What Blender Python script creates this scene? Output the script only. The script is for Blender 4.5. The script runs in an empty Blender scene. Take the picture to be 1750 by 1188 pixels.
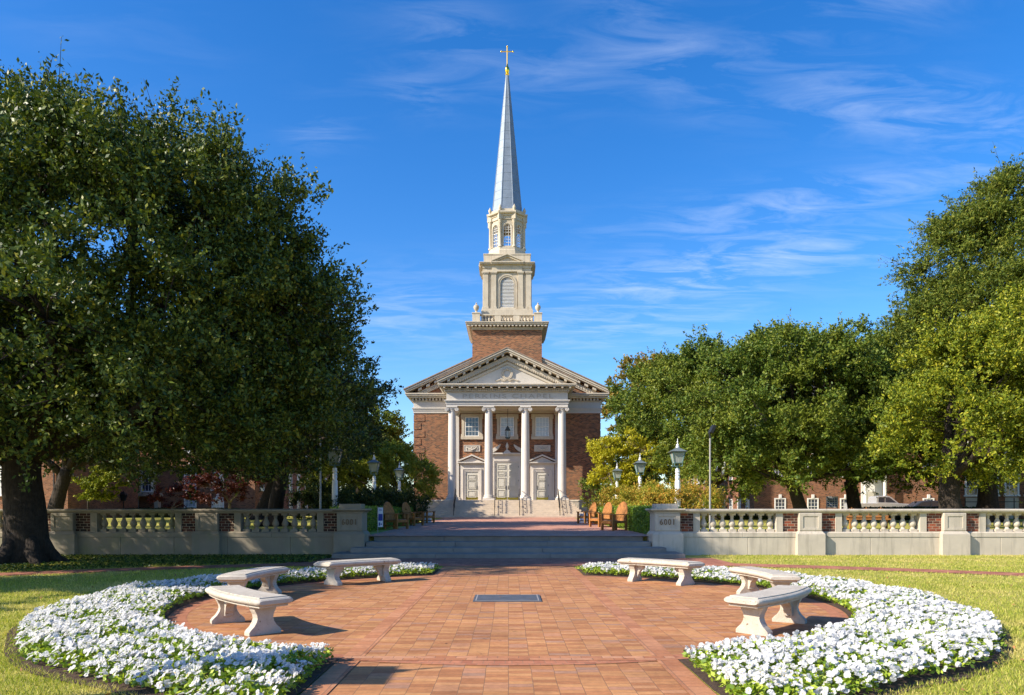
import bpy, bmesh, math, random
import numpy as np
from mathutils import Vector, Matrix
R = math.radians
PI = math.pi
random.seed(7)
rng = np.random.default_rng(11)
scene = bpy.context.scene
COL = scene.collection

# ------------------------------------------------------------------ camera
cam_data = bpy.data.cameras.new('camera')
cam = bpy.data.objects.new('camera', cam_data)
COL.objects.link(cam)
scene.camera = cam
cam.location = (0, 0, 1.55)
cam.rotation_euler = (R(90), 0, 0)
cam_data.sensor_width = 36
cam_data.lens = 36 * 1300 / 1750
cam_data.shift_x = 6 / 1750
cam_data.shift_y = 275 / 1750
cam_data.clip_start = 0.1
cam_data.clip_end = 6000

# ------------------------------------------------------------------ sun, sky, exposure
SUN_AZ, SUN_EL = R(67), R(33)          # azimuth measured from behind the camera towards the left
sun_dir = Vector((-math.sin(SUN_AZ) * math.cos(SUN_EL), -math.cos(SUN_AZ) * math.cos(SUN_EL), math.sin(SUN_EL)))
sl = bpy.data.lights.new('sun', 'SUN')
sl.energy = 5.0
sl.angle = R(0.5)
sl.color = (1.0, 0.91, 0.77)
so = bpy.data.objects.new('sun', sl)
COL.objects.link(so)
so.rotation_euler = sun_dir.to_track_quat('Z', 'Y').to_euler()
so.location = (-60, -30, 60)

world = bpy.data.worlds.new('World')
scene.world = world
world.use_nodes = True
wn, wl = world.node_tree.nodes, world.node_tree.links
bg = wn['Background']
bg.inputs['Strength'].default_value = 0.115
sky = wn.new('ShaderNodeTexSky')
sky.sky_type = 'NISHITA'
sky.sun_disc = False
sky.sun_elevation = SUN_EL
sky.sun_rotation = math.atan2(sun_dir.x, sun_dir.y)
sky.air_density = 1.0
sky.dust_density = 0.6
sky.ozone_density = 4.0

def wnode(t, **kw):
    n = wn.new(t)
    for k, v in kw.items():
        setattr(n, k, v)
    return n

def wmath(op, a, b=None, c=None, clamp=False):
    n = wn.new('ShaderNodeMath'); n.operation = op; n.use_clamp = clamp
    for i, x in enumerate((a, b, c)):
        if x is None: continue
        if isinstance(x, (int, float)): n.inputs[i].default_value = x
        else: wl.new(x, n.inputs[i])
    return n.outputs[0]

hs = wnode('ShaderNodeHueSaturation')
hs.inputs['Saturation'].default_value = 1.33
hs.inputs['Hue'].default_value = 0.508
hs.inputs['Value'].default_value = 1.2
wl.new(sky.outputs[0], hs.inputs['Color'])
# thin cirrus, laid on a high flat sheet of air (direction of view projected on it)
tc = wnode('ShaderNodeTexCoord')
sp = wnode('ShaderNodeSeparateXYZ')
wl.new(tc.outputs['Generated'], sp.inputs[0])
zz = wmath('ADD', wmath('MAXIMUM', sp.outputs[2], 0.0), 0.10)
px = wmath('DIVIDE', sp.outputs[0], zz)
py = wmath('DIVIDE', sp.outputs[1], zz)
cb = wnode('ShaderNodeCombineXYZ')
wl.new(px, cb.inputs[0]); wl.new(py, cb.inputs[1])
mp = wnode('ShaderNodeMapping')
mp.inputs['Rotation'].default_value = (0, 0, R(-16))
mp.inputs['Scale'].default_value = (0.9, 2.6, 1)
mp.inputs['Location'].default_value = (3.1, 1.7, 0)
wl.new(cb.outputs[0], mp.inputs[0])
n1 = wnode('ShaderNodeTexNoise')
n1.inputs['Scale'].default_value = 4.3; n1.inputs['Detail'].default_value = 9; n1.inputs['Roughness'].default_value = 0.62
n1.inputs['Distortion'].default_value = 0.7
wl.new(mp.outputs[0], n1.inputs['Vector'])
n2 = wnode('ShaderNodeTexNoise')
n2.inputs['Scale'].default_value = 0.9; n2.inputs['Detail'].default_value = 3
mp2 = wnode('ShaderNodeMapping')
mp2.inputs['Location'].default_value = (7.3, 2.2, 0)
wl.new(cb.outputs[0], mp2.inputs[0]); wl.new(mp2.outputs[0], n2.inputs['Vector'])
# patches of the sky that carry cloud: (u = x/y, v = z/y of the view direction, half width, half height, tilt)
patches = [(0.19, 0.62, 0.12, 0.05, -45, .5), (0.08, 0.58, 0.10, .05, 10, .38), (-.06, .62, .08, .05, -25, .5), (0.42, 0.41, 0.26, 0.028, 8, .8), (0.56, 0.52, 0.22, 0.045, -8, .9), (0.24, 0.31, 0.22, 0.030, 10, 1.0),
           (-0.13, 0.26, 0.10, 0.05, 4, .75), (0.12, 0.235, 0.15, 0.03, 4, .8), (-0.25, 0.50, 0.05, 0.03, 0, .45), (-0.12, 0.545, .05, .03, -20, .4), (0.5, 0.67, .2, .05, 18, .5), (0.36,0.33,.2,.05,6,.5)]
yy = wmath('MAXIMUM', sp.outputs[1], 0.05)
U = wmath('DIVIDE', sp.outputs[0], yy)
V = wmath('DIVIDE', sp.outputs[2], yy)
tot = None
for (u0, v0, a, b, t, w) in patches:
    du = wmath('SUBTRACT', U, u0); dv = wmath('SUBTRACT', V, v0)
    c, s = math.cos(R(t)), math.sin(R(t))
    p = wmath('DIVIDE', wmath('ADD', wmath('MULTIPLY', du, c), wmath('MULTIPLY', dv, s)), a)
    q = wmath('DIVIDE', wmath('SUBTRACT', wmath('MULTIPLY', dv, c), wmath('MULTIPLY', du, s)), b)
    r2 = wmath('ADD', wmath('MULTIPLY', p, p), wmath('MULTIPLY', q, q))
    g = wmath('MULTIPLY', wmath('POWER', 2.718, wmath('MULTIPLY', r2, -1.0)), w)
    tot = g if tot is None else wmath('ADD', tot, g)
cl = wnode('ShaderNodeMapRange')
cl.inputs['From Min'].default_value = 0.43; cl.inputs['From Max'].default_value = 0.74
wl.new(n1.outputs[0], cl.inputs[0])
lo = wnode('ShaderNodeMapRange')
lo.inputs['From Min'].default_value = 0.50; lo.inputs['From Max'].default_value = 0.75
wl.new(n2.outputs[0], lo.inputs[0])
mask = wmath('ADD', wmath('MULTIPLY', tot, .42), wmath('MULTIPLY', lo.outputs[0], 0.15))
cf = wmath('MULTIPLY', wmath('MULTIPLY', cl.outputs[0], mask), 0.95, clamp=True)
mx = wnode('ShaderNodeMix', data_type='RGBA')
mx.inputs[7].default_value = (4.6, 5.2, 6.3, 1)
wl.new(cf, mx.inputs[0]); wl.new(hs.outputs[0], mx.inputs[6])
wl.new(mx.outputs[2], bg.inputs['Color'])

scene.view_settings.view_transform = 'Standard'
scene.view_settings.look = 'None'
scene.view_settings.exposure = 0.78
scene.view_settings.gamma = 1
scene.view_settings.use_curve_mapping = False
scene.cycles.max_bounces = 6
scene.cycles.transparent_max_bounces = 8
scene.cycles.use_denoising = True

# ------------------------------------------------------------------ materials
def newmat(name):
    m = bpy.data.materials.new(name); m.use_nodes = True
    return m, m.node_tree.nodes, m.node_tree.links, m.node_tree.nodes['Principled BSDF']

def mathn(N, L, op, a, b=None, c=None, clamp=False):
    n = N.new('ShaderNodeMath'); n.operation = op; n.use_clamp = clamp
    for i, x in enumerate((a, b, c)):
        if x is None: continue
        if isinstance(x, (int, float)): n.inputs[i].default_value = x
        else: L.new(x, n.inputs[i])
    return n.outputs[0]

def ramp(N, L, fac, cols, interp='LINEAR'):
    r = N.new('ShaderNodeValToRGB'); r.color_ramp.interpolation = interp
    e = r.color_ramp.elements
    for i, (p, c) in enumerate(cols):
        if i < 2: el = e[i]; el.position = p
        else: el = e.new(p)
        el.color = (*c, 1)
    if fac is not None: L.new(fac, r.inputs[0])
    return r.outputs[0]

def mixc(N, L, f, a, b, mode='MIX'):
    m = N.new('ShaderNodeMix'); m.data_type = 'RGBA'; m.blend_type = mode
    for i, x in ((0, f), (6, a), (7, b)):
        if isinstance(x, (int, float)): m.inputs[i].default_value = x
        elif isinstance(x, tuple): m.inputs[i].default_value = (*x, 1)
        else: L.new(x, m.inputs[i])
    return m.outputs[2]

def noise(N, L, vec, scale, detail=4, rough=.55):
    n = N.new('ShaderNodeTexNoise')
    n.inputs['Scale'].default_value = scale; n.inputs['Detail'].default_value = detail; n.inputs['Roughness'].default_value = rough
    if vec is not None: L.new(vec, n.inputs['Vector'])
    return n.outputs[0]

def bump(N, L, bs, h, strength=.3, dist=.02):
    b = N.new('ShaderNodeBump'); b.inputs['Strength'].default_value = strength; b.inputs['Distance'].default_value = dist
    L.new(h, b.inputs['Height']); L.new(b.outputs[0], bs.inputs['Normal'])

def plain(name, col, var=.12, scale=3.0, rough=.7, bmp=.15, bscale=40, metal=0, spec=.4, stain=None, stain_amt=.5, stain_scale=1.3, streak=None, pits=None, bstretch=None):
    """a surface with blotchy tone, fine grain and, optionally, weather stains"""
    m, N, L, B = newmat(name)
    g = N.new('ShaderNodeNewGeometry').outputs['Position']
    a = tuple(max(0, c * (1 - var)) for c in col); b = tuple(min(1, c * (1 + var)) for c in col)
    c = ramp(N, L, noise(N, L, g, scale, 6, .6), [(.3, a), (.7, b)])
    if stain:
        f = ramp(N, L, noise(N, L, g, stain_scale, 8, .7), [(.52, (0, 0, 0)), (.74, (stain_amt,) * 3)])
        c = mixc(N, L, f, c, stain)
    if streak:      # rain streaks: noise drawn out downwards
        mp_ = N.new('ShaderNodeMapping'); mp_.inputs['Scale'].default_value = (5, 5, .45); L.new(g, mp_.inputs[0])
        f = ramp(N, L, noise(N, L, mp_.outputs[0], 1.0, 6, .65), [(.50, (0, 0, 0)), (.72, (streak[1],) * 3)])
        c = mixc(N, L, f, c, streak[0])
    if pits:        # small dark pits and specks
        f = ramp(N, L, noise(N, L, g, pits[1], 3, .6), [(.62, (0, 0, 0)), (.70, (pits[2],) * 3)])
        f2 = ramp(N, L, noise(N, L, g, 2.3, 3, .6), [(.40, (0, 0, 0)), (.60, (1, 1, 1))])
        c = mixc(N, L, mixc(N, L, 1.0, f, f2, 'MULTIPLY'), c, pits[0])
    L.new(c, B.inputs['Base Color'])
    B.inputs['Roughness'].default_value = rough; B.inputs['Metallic'].default_value = metal
    B.inputs['Specular IOR Level'].default_value = spec
    if bmp:
        gv = g
        if bstretch:
            mb_ = N.new('ShaderNodeMapping'); mb_.inputs['Scale'].default_value = (1, 1, bstretch); L.new(g, mb_.inputs[0]); gv = mb_.outputs[0]
        bump(N, L, B, noise(N, L, gv, bscale, 5, .7), bmp, .02 if not bstretch else .08)
    return m

def brick(name, bw, bh, cols, mortar, mu, mv, mode='wall', bmp=.5, rough=.85, dirt=.25, jit=.15, rough_lines=0):
    """bricks in running bond. mode wall: rows run level on any upright face; mode pave: rows run away from the camera;
    mode across: rows run sideways; mode ring: rows follow circles about the middle of the round court"""
    m, N, L, B = newmat(name)
    geo = N.new('ShaderNodeNewGeometry')
    s = N.new('ShaderNodeSeparateXYZ'); L.new(geo.outputs['Position'], s.inputs[0])
    X, Y, Z = s.outputs
    M = lambda *a, **k: mathn(N, L, *a, **k)
    if mode == 'wall':
        ns = N.new('ShaderNodeSeparateXYZ'); L.new(geo.outputs['Normal'], ns.inputs[0])
        side = M('GREATER_THAN', M('ABSOLUTE', ns.outputs[0]), .7)
        u = M('ADD', M('MULTIPLY', X, M('SUBTRACT', 1.0, side)), M('MULTIPLY', Y, side)); v = Z
    elif mode == 'pave': u, v = Y, X
    elif mode == 'across': u, v = X, Y
    else:
        yc = M('SUBTRACT', Y, 12.6)
        u = M('MULTIPLY', M('ARCTAN2', X, yc), 5.0)
        v = M('SQRT', M('ADD', M('MULTIPLY', X, X), M('MULTIPLY', yc, yc)))
    # hand-laid: joints wander a little
    wob = noise(N, L, geo.outputs['Position'], 1.7, 2)
    v = M('ADD', v, M('MULTIPLY', M('SUBTRACT', wob, .5), jit * bh))
    vr = M('DIVIDE', v, bh)
    row = M('FLOOR', vr)
    wr = N.new('ShaderNodeTexWhiteNoise'); wr.noise_dimensions = '1D'; L.new(row, wr.inputs['W'])
    off = M('ADD', M('MULTIPLY', M('MODULO', M('ABSOLUTE', row), 2.0), .5), M('MULTIPLY', wr.outputs[0], jit))
    ur = M('ADD', M('DIVIDE', u, bw), off)
    colm = M('FLOOR', ur)
    fu, fv = M('FRACT', ur), M('FRACT', vr)
    cv = N.new('ShaderNodeCombineXYZ'); L.new(colm, cv.inputs[0]); L.new(row, cv.inputs[1])
    w = N.new('ShaderNodeTexWhiteNoise'); w.noise_dimensions = '2D'; L.new(cv.outputs[0], w.inputs['Vector'])
    eu = M('MULTIPLY', M('ABSOLUTE', M('SUBTRACT', fu, .5)), 2.0)
    ev = M('MULTIPLY', M('ABSOLUTE', M('SUBTRACT', fv, .5)), 2.0)
    mm = M('MAXIMUM', M('GREATER_THAN', eu, 1 - mu), M('GREATER_THAN', ev, 1 - mv))
    c = ramp(N, L, w.outputs[0], cols, 'LINEAR')
    blot = noise(N, L, geo.outputs['Position'], 14, 5, .7)
    c = mixc(N, L, 1.0, c, ramp(N, L, blot, [(.25, (.78,) * 3), (.75, (1.2,) * 3)]), 'MULTIPLY')
    big = noise(N, L, geo.outputs['Position'], .9, 6, .65)
    c = mixc(N, L, 1.0, c, ramp(N, L, big, [(.3, (1 - dirt,) * 3), (.7, (1 + dirt * .6,) * 3)]), 'MULTIPLY')
    c = mixc(N, L, mm, c, mortar)
    L.new(c, B.inputs['Base Color'])
    B.inputs['Roughness'].default_value = rough
    B.inputs['Specular IOR Level'].default_value = .25
    h = M('ADD', M('MULTIPLY', M('SUBTRACT', 1.0, mm), 1.0), M('ADD', M('MULTIPLY', w.outputs[0], .25), M('MULTIPLY', blot, .3)))
    if bmp: bump(N, L, B, h, bmp, .008)
    return m

def leafmat(name, cols, trans=.22, rough=.42, spec=.5, patch=None, pscale=.5):
    m, N, L, B = newmat(name)
    geo = N.new('ShaderNodeNewGeometry')
    c = ramp(N, L, geo.outputs['Random Per Island'], cols)
    if patch:
        f = ramp(N, L, noise(N, L, geo.outputs['Position'], pscale, 4), [(.48, (0,) * 3), (.62, (.8,) * 3)])
        c = mixc(N, L, f, c, ramp(N, L, geo.outputs['Random Per Island'], patch))
    L.new(c, B.inputs['Base Color'])
    B.inputs['Roughness'].default_value = rough; B.inputs['Specular IOR Level'].default_value = spec
    t = N.new('ShaderNodeBsdfTranslucent')
    L.new(mixc(N, L, 1.0, c, (1.25, 1.35, .55), 'MULTIPLY'), t.inputs['Color'])
    ms = N.new('ShaderNodeMixShader'); ms.inputs[0].default_value = trans
    out = N['Material Output']
    L.new(B.outputs[0], ms.inputs[1]); L.new(t.outputs[0], ms.inputs[2]); L.new(ms.outputs[0], out.inputs['Surface'])
    return m

M = {}
M['limestone'] = plain('limestone', (.54, .465, .36), .10, 2.0, .8, .12, stain=(.36, .30, .22), stain_amt=.35, streak=((.34, .28, .20), .35))
M['belfry_stone'] = plain('belfry_stone', (.53, .455, .345), .10, 1.5, .8, .10, stain=(.36, .28, .18), stain_amt=.5, streak=((.30, .23, .15), .55))
M['column_stone'] = plain('column_stone', (.62, .565, .495), .06, 1.2, .7, .06, streak=((.48, .42, .35), .35))
M['pale_stone'] = plain('pale_stone', (.55, .50, .43), .06, 1.0, .75, .06, stain=(.42, .37, .31), stain_amt=.3, streak=((.44, .38, .31), .3))
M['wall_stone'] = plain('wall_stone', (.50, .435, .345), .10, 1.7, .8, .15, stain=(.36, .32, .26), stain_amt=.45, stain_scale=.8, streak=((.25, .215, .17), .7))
M['wall_stone_mossy_shaded'] = plain('wall_stone_mossy_shaded', (.27, .225, .165), .14, 1.7, .85, .2, stain=(.20, .21, .07), stain_amt=.85, stain_scale=.55, streak=((.22, .20, .13), .6))  # mossy stone, base also darkened to put the oak's shade into the colour
M['step_stone'] = plain('step_stone', (.22, .195, .165), .18, 2.5, .75, .15, stain=(.12, .12, .12), stain_amt=.5)
M['chapel_step'] = plain('chapel_step', (.56, .46, .35), .12, 2.5, .75, .12, stain=(.32, .29, .25), stain_amt=.5)
M['bench_stone'] = plain('bench_stone', (.50, .445, .365), .14, 5.0, .8, .5, bscale=70, stain=(.36, .29, .21), stain_amt=.6, stain_scale=4, streak=((.36, .30, .23), .4), pits=((.15, .09, .05), 26, .95))
M['bronze'] = plain('bronze', (.16, .10, .05), .2, 20, .5, 0, metal=.6)
M['verdigris'] = plain('verdigris', (.10, .185, .18), .25, 8, .6, .1, stain=(.06, .10, .10), stain_amt=.7, stain_scale=6)
M['lantern_roof'] = plain('lantern_roof', (.12, .145, .145), .2, 8, .5, .1)
M['shrub_leaf'] = None
M['dark_lantern'] = plain('dark_lantern', (.035, .05, .05), .2, 8, .5, .1)
M['white_paint'] = plain('white_paint', (.80, .80, .80), .05, 6, .5, .05, stain=(.45, .45, .45), stain_amt=.5, stain_scale=12)
M['window_white'] = plain('window_white', (.78, .76, .72), .04, 4, .5, 0)
M['door_paint'] = plain('door_paint', (.58, .545, .46), .05, 3, .45, 0)
M['brass'] = plain('brass', (.42, .30, .05), .1, 6, .3, 0, metal=.9)
M['gold'] = plain('gold', (.95, .60, .08), .05, 6, .25, 0, metal=1)
M['spire_metal'] = plain('spire_metal', (.20, .24, .29), .14, 1.4, .5, .05, bscale=6, metal=.25, stain=(.30, .36, .44), stain_amt=.5)
M['black_iron'] = plain('black_iron', (.02, .02, .02), .2, 8, .5, 0, metal=.3)
M['grey_metal'] = plain('grey_metal', (.34, .32, .30), .1, 8, .55, 0, metal=.2)
M['bark'] = plain('bark', (.036, .026, .019), .5, 9, .95, 1.0, bscale=13, bstretch=.16, streak=((.02, .015, .012), .7))
M['bark_pale'] = plain('bark_pale', (.16, .13, .10), .4, 5, .95, .8, bscale=14)
M['roof_slate'] = plain('roof_slate', (.14, .12, .11), .25, 3, .8, .3, bscale=10)
M['roof_edge'] = plain('roof_edge', (.30, .22, .16), .25, 3, .8, .2)
M['chair_wood'] = plain('chair_wood', (.36, .15, .04), .35, 9, .5, .1)
M['chair_wood_grey'] = plain('chair_wood_grey', (.20, .12, .08), .3, 9, .6, .1)
M['slate_plaque'] = plain('slate_plaque', (.075, .085, .10), .25, 6, .5, .2, bscale=25)
M['soil'] = plain('soil', (.075, .045, .03), .5, 25, .95, .9, bscale=60)
M['dry_leaf'] = plain('dry_leaf', (.30, .14, .05), .5, 9, .8, 0)
M['pane'] = plain('pane', (.05, .065, .085), .2, .8, .06, 0, spec=.9)
M['pane_blind'] = plain('pane_blind', (.42, .45, .48), .12, .8, .12, 0, spec=.8)
M['louvre'] = plain('louvre', (.76, .74, .70), .05, 3, .6, 0)
M['truck_paint'] = plain('truck_paint', (.52, .53, .54), .03, 3, .25, 0, metal=.4, spec=.6)
M['car_paint'] = plain('car_paint', (.03, .05, .08), .05, 3, .2, 0, metal=.3, spec=.7)
M['glass_dark'] = plain('glass_dark', (.02, .03, .045), .1, 3, .05, 0, spec=.9)
M['rubber'] = plain('rubber', (.02, .02, .02), .2, 9, .9, 0)
M['red_lens'] = plain('red_lens', (.55, .02, .02), .1, 9, .2, 0)
M['blue_print'] = plain('blue_print', (.03, .06, .30), .1, 9, .6, 0)
M['white_print'] = plain('white_print', (.78, .78, .80), .03, 9, .6, 0)
M['brick_chapel'] = brick('brick_chapel', .24, .088, [(0, (.075, .032, .02)), (.3, (.20, .066, .028)), (.6, (.30, .10, .04)), (.85, (.39, .15, .058)), (1, (.11, .05, .032))], (.30, .23, .15), .05, .20, 'wall', .6, .85, .15, .05)
M['brick_hall'] = brick('brick_hall', .26, .095, [(0, (.11, .037, .02)), (.35, (.22, .075, .035)), (.7, (.33, .125, .058)), (1, (.17, .07, .04))], (.31, .23, .155), .05, .18, 'wall', .4)
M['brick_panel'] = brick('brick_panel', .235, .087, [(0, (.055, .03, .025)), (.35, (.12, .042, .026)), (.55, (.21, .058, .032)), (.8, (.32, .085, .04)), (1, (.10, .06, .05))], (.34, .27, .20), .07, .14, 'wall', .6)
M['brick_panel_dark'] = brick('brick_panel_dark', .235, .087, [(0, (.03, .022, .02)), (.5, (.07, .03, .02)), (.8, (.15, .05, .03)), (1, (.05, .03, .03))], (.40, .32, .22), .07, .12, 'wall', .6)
pv = [(0, (.35, .145, .06)), (.25, (.42, .18, .073)), (.5, (.465, .215, .085)), (.75, (.51, .25, .10)), (.93, (.45, .21, .11)), (1, (.34, .19, .12))]
M['paving'] = brick('paving', .108, .215, pv, (.17, .10, .06), .040, .022, 'pave', .6, .8, .26, .12)
M['paving_path'] = brick('paving_path', .215, .108, [(0, (.26, .09, .06)), (.5, (.40, .155, .09)), (1, (.47, .20, .12))], (.17, .10, .07), .03, .06, 'across', .4, .85, .25)
M['paving_band'] = brick('paving_band', .215, .22, [(0, (.37, .15, .07)), (.4, (.45, .19, .088)), (.8, (.50, .23, .115)), (1, (.38, .16, .08))], (.20, .115, .07), .03, .03, 'pave', .5, .8, .15, .06)
M['paving_cross'] = brick('paving_cross', .215, .20, [(0, (.38, .15, .07)), (.4, (.46, .195, .09)), (.8, (.52, .26, .145)), (1, (.40, .165, .08))], (.20, .115, .07), .03, .03, 'across', .5, .8, .15, .06)
M['paving_ring'] = brick('paving_ring', .11, .23, [(0, (.34, .125, .065)), (.5, (.44, .175, .09)), (1, (.41, .165, .085))], (.27, .15, .09), .06, .03, 'ring', .5, .8, .15, .05)
M['terrace_paving'] = brick('terrace_paving', .215, .108, [(0, (.46, .20, .13)), (.5, (.56, .27, .18)), (1, (.62, .33, .23))], (.24, .15, .11), .03, .06, 'across', .4, .85, .2)

def glassy(name, tint, mixf=.55):
    m, N, L, B = newmat(name)
    B.inputs['Base Color'].default_value = (*tint, 1); B.inputs['Roughness'].default_value = .12
    t = N.new('ShaderNodeBsdfTransparent'); ms = N.new('ShaderNodeMixShader'); ms.inputs[0].default_value = mixf
    L.new(B.outputs[0], ms.inputs[1]); L.new(t.outputs[0], ms.inputs[2]); L.new(ms.outputs[0], N['Material Output'].inputs['Surface'])
    return m
M['lantern_glass'] = glassy('lantern_glass', (.42, .45, .40), .25)
M['clear_pane'] = glassy('clear_pane', (.35, .42, .5), .75)

def lawnmat():
    m, N, L, B = newmat('lawn')
    g = N.new('ShaderNodeNewGeometry').outputs['Position']
    big = noise(N, L, g, .35, 5, .6); mid = noise(N, L, g, 2.2, 6, .7); fine = noise(N, L, g, 45, 4, .8)
    c = ramp(N, L, mid, [(.30, (.17, .22, .03)), (.5, (.38, .36, .055)), (.68, (.56, .46, .14))])
    c = mixc(N, L, .5, c, ramp(N, L, big, [(.35, (.34, .35, .045)), (.65, (.60, .50, .16))]))
    c = mixc(N, L, 1.0, c, ramp(N, L, fine, [(.3, (.55,) * 3), (.7, (1.4,) * 3)]), 'MULTIPLY')
    L.new(c, B.inputs['Base Color']); B.inputs['Roughness'].default_value = .9; B.inputs['Specular IOR Level'].default_value = .15
    bump(N, L, B, fine, .8, .04)
    return m
M['lawn'] = lawnmat()
M['grass_blade'] = leafmat('grass_blade', [(0, (.17, .23, .03)), (.35, (.32, .36, .05)), (.7, (.46, .44, .08)), (1, (.62, .53, .20))], .3, .7, .15, patch=[(0, (.46, .39, .10)), (1, (.72, .58, .26))], pscale=.55)
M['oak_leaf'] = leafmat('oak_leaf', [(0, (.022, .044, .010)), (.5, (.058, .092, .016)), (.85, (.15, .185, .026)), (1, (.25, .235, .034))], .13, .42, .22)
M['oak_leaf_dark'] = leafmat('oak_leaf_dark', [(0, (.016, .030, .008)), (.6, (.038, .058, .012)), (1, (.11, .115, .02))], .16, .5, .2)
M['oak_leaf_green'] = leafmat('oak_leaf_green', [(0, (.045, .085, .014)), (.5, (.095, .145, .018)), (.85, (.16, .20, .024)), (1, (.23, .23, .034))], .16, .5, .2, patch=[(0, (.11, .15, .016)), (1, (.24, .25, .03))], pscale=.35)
M['shrub_leaf'] = leafmat('shrub_leaf', [(0, (.10, .14, .016)), (.5, (.21, .24, .026)), (1, (.34, .33, .05))], .2, .5, .2)
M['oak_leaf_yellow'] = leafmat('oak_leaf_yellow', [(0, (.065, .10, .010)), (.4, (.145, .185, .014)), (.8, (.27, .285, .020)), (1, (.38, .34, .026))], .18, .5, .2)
M['cypress_leaf'] = leafmat('cypress_leaf', [(0, (.045, .075, .012)), (.6, (.11, .145, .018)), (1, (.22, .22, .03))], .16, .55, .15)
M['autumn_leaf'] = leafmat('autumn_leaf', [(0, (.10, .12, .016)), (.5, (.20, .19, .022)), (.8, (.36, .22, .03)), (1, (.46, .20, .03))], .2, .5, .3)
M['gold_leaf'] = leafmat('gold_leaf', [(0, (.24, .25, .014)), (.5, (.44, .41, .018)), (1, (.58, .48, .026))], .28, .5, .3)
M['spirea_leaf'] = leafmat('spirea_leaf', [(0, (.20, .20, .03)), (.4, (.38, .30, .04)), (.75, (.52, .32, .05)), (1, (.52, .24, .04))], .28, .6, .2, patch=[(0, (.18, .26, .025)), (1, (.36, .38, .035))], pscale=.7)
M['hedge_leaf'] = leafmat('hedge_leaf', [(0, (.09, .16, .014)), (.6, (.18, .28, .022)), (1, (.30, .37, .03))], .2, .4, .4)
M['maple_red'] = leafmat('maple_red', [(0, (.04, .010, .010)), (.6, (.085, .018, .015)), (1, (.17, .035, .022))], .25, .5, .3)
M['pansy_leaf'] = leafmat('pansy_leaf', [(0, (.10, .18, .014)), (.5, (.24, .34, .026)), (1, (.44, .50, .05))], .25, .4, .4)
def petalmat():
    m, N, L, B = newmat('pansy_petal')
    geo = N.new('ShaderNodeNewGeometry')
    c = ramp(N, L, geo.outputs['Random Per Island'], [(0, (.62, .62, .64)), (.25, (.74, .73, .72)), (1, (.84, .82, .78))])
    L.new(c, B.inputs['Base Color']); B.inputs['Roughness'].default_value = .6
    t = N.new('ShaderNodeBsdfTranslucent'); L.new(c, t.inputs['Color'])
    ms = N.new('ShaderNodeMixShader'); ms.inputs[0].default_value = .45
    L.new(B.outputs[0], ms.inputs[1]); L.new(t.outputs[0], ms.inputs[2]); L.new(ms.outputs[0], N['Material Output'].inputs['Surface'])
    return m
M['petal'] = petalmat()
M['pansy_eye'] = plain('pansy_eye', (.75, .45, .03), .1, 9, .6, 0)

# ------------------------------------------------------------------ object helpers
def tag(o, label=None, cat=None, group=None, kind=None):
    if label: o['label'] = label
    if cat: o['category'] = cat
    if group: o['group'] = group
    if kind: o['kind'] = kind
    return o

def empty(name, loc=(0, 0, 0), label=None, cat=None, group=None, rz=0):
    o = bpy.data.objects.new(name, None); COL.objects.link(o)
    o.empty_display_size = .2
    o.location = loc; o.rotation_euler = (0, 0, rz)
    return tag(o, label, cat, group)

def copy_tree(o, parent=None, loc=None, rz=None, label=None, group=None, scale=None):
    c = o.copy(); COL.objects.link(c)
    if parent is not None: c.parent = parent
    if loc is not None: c.location = loc
    if rz is not None: c.rotation_euler = (0, 0, rz)
    if scale is not None: c.scale = (scale,) * 3
    if label: c['label'] = label
    if group: c['group'] = group
    for ch in list(o.children): copy_tree(ch, c)
    return c

def root_loc(o):
    while o.parent is not None: o = o.parent
    return o.location

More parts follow.
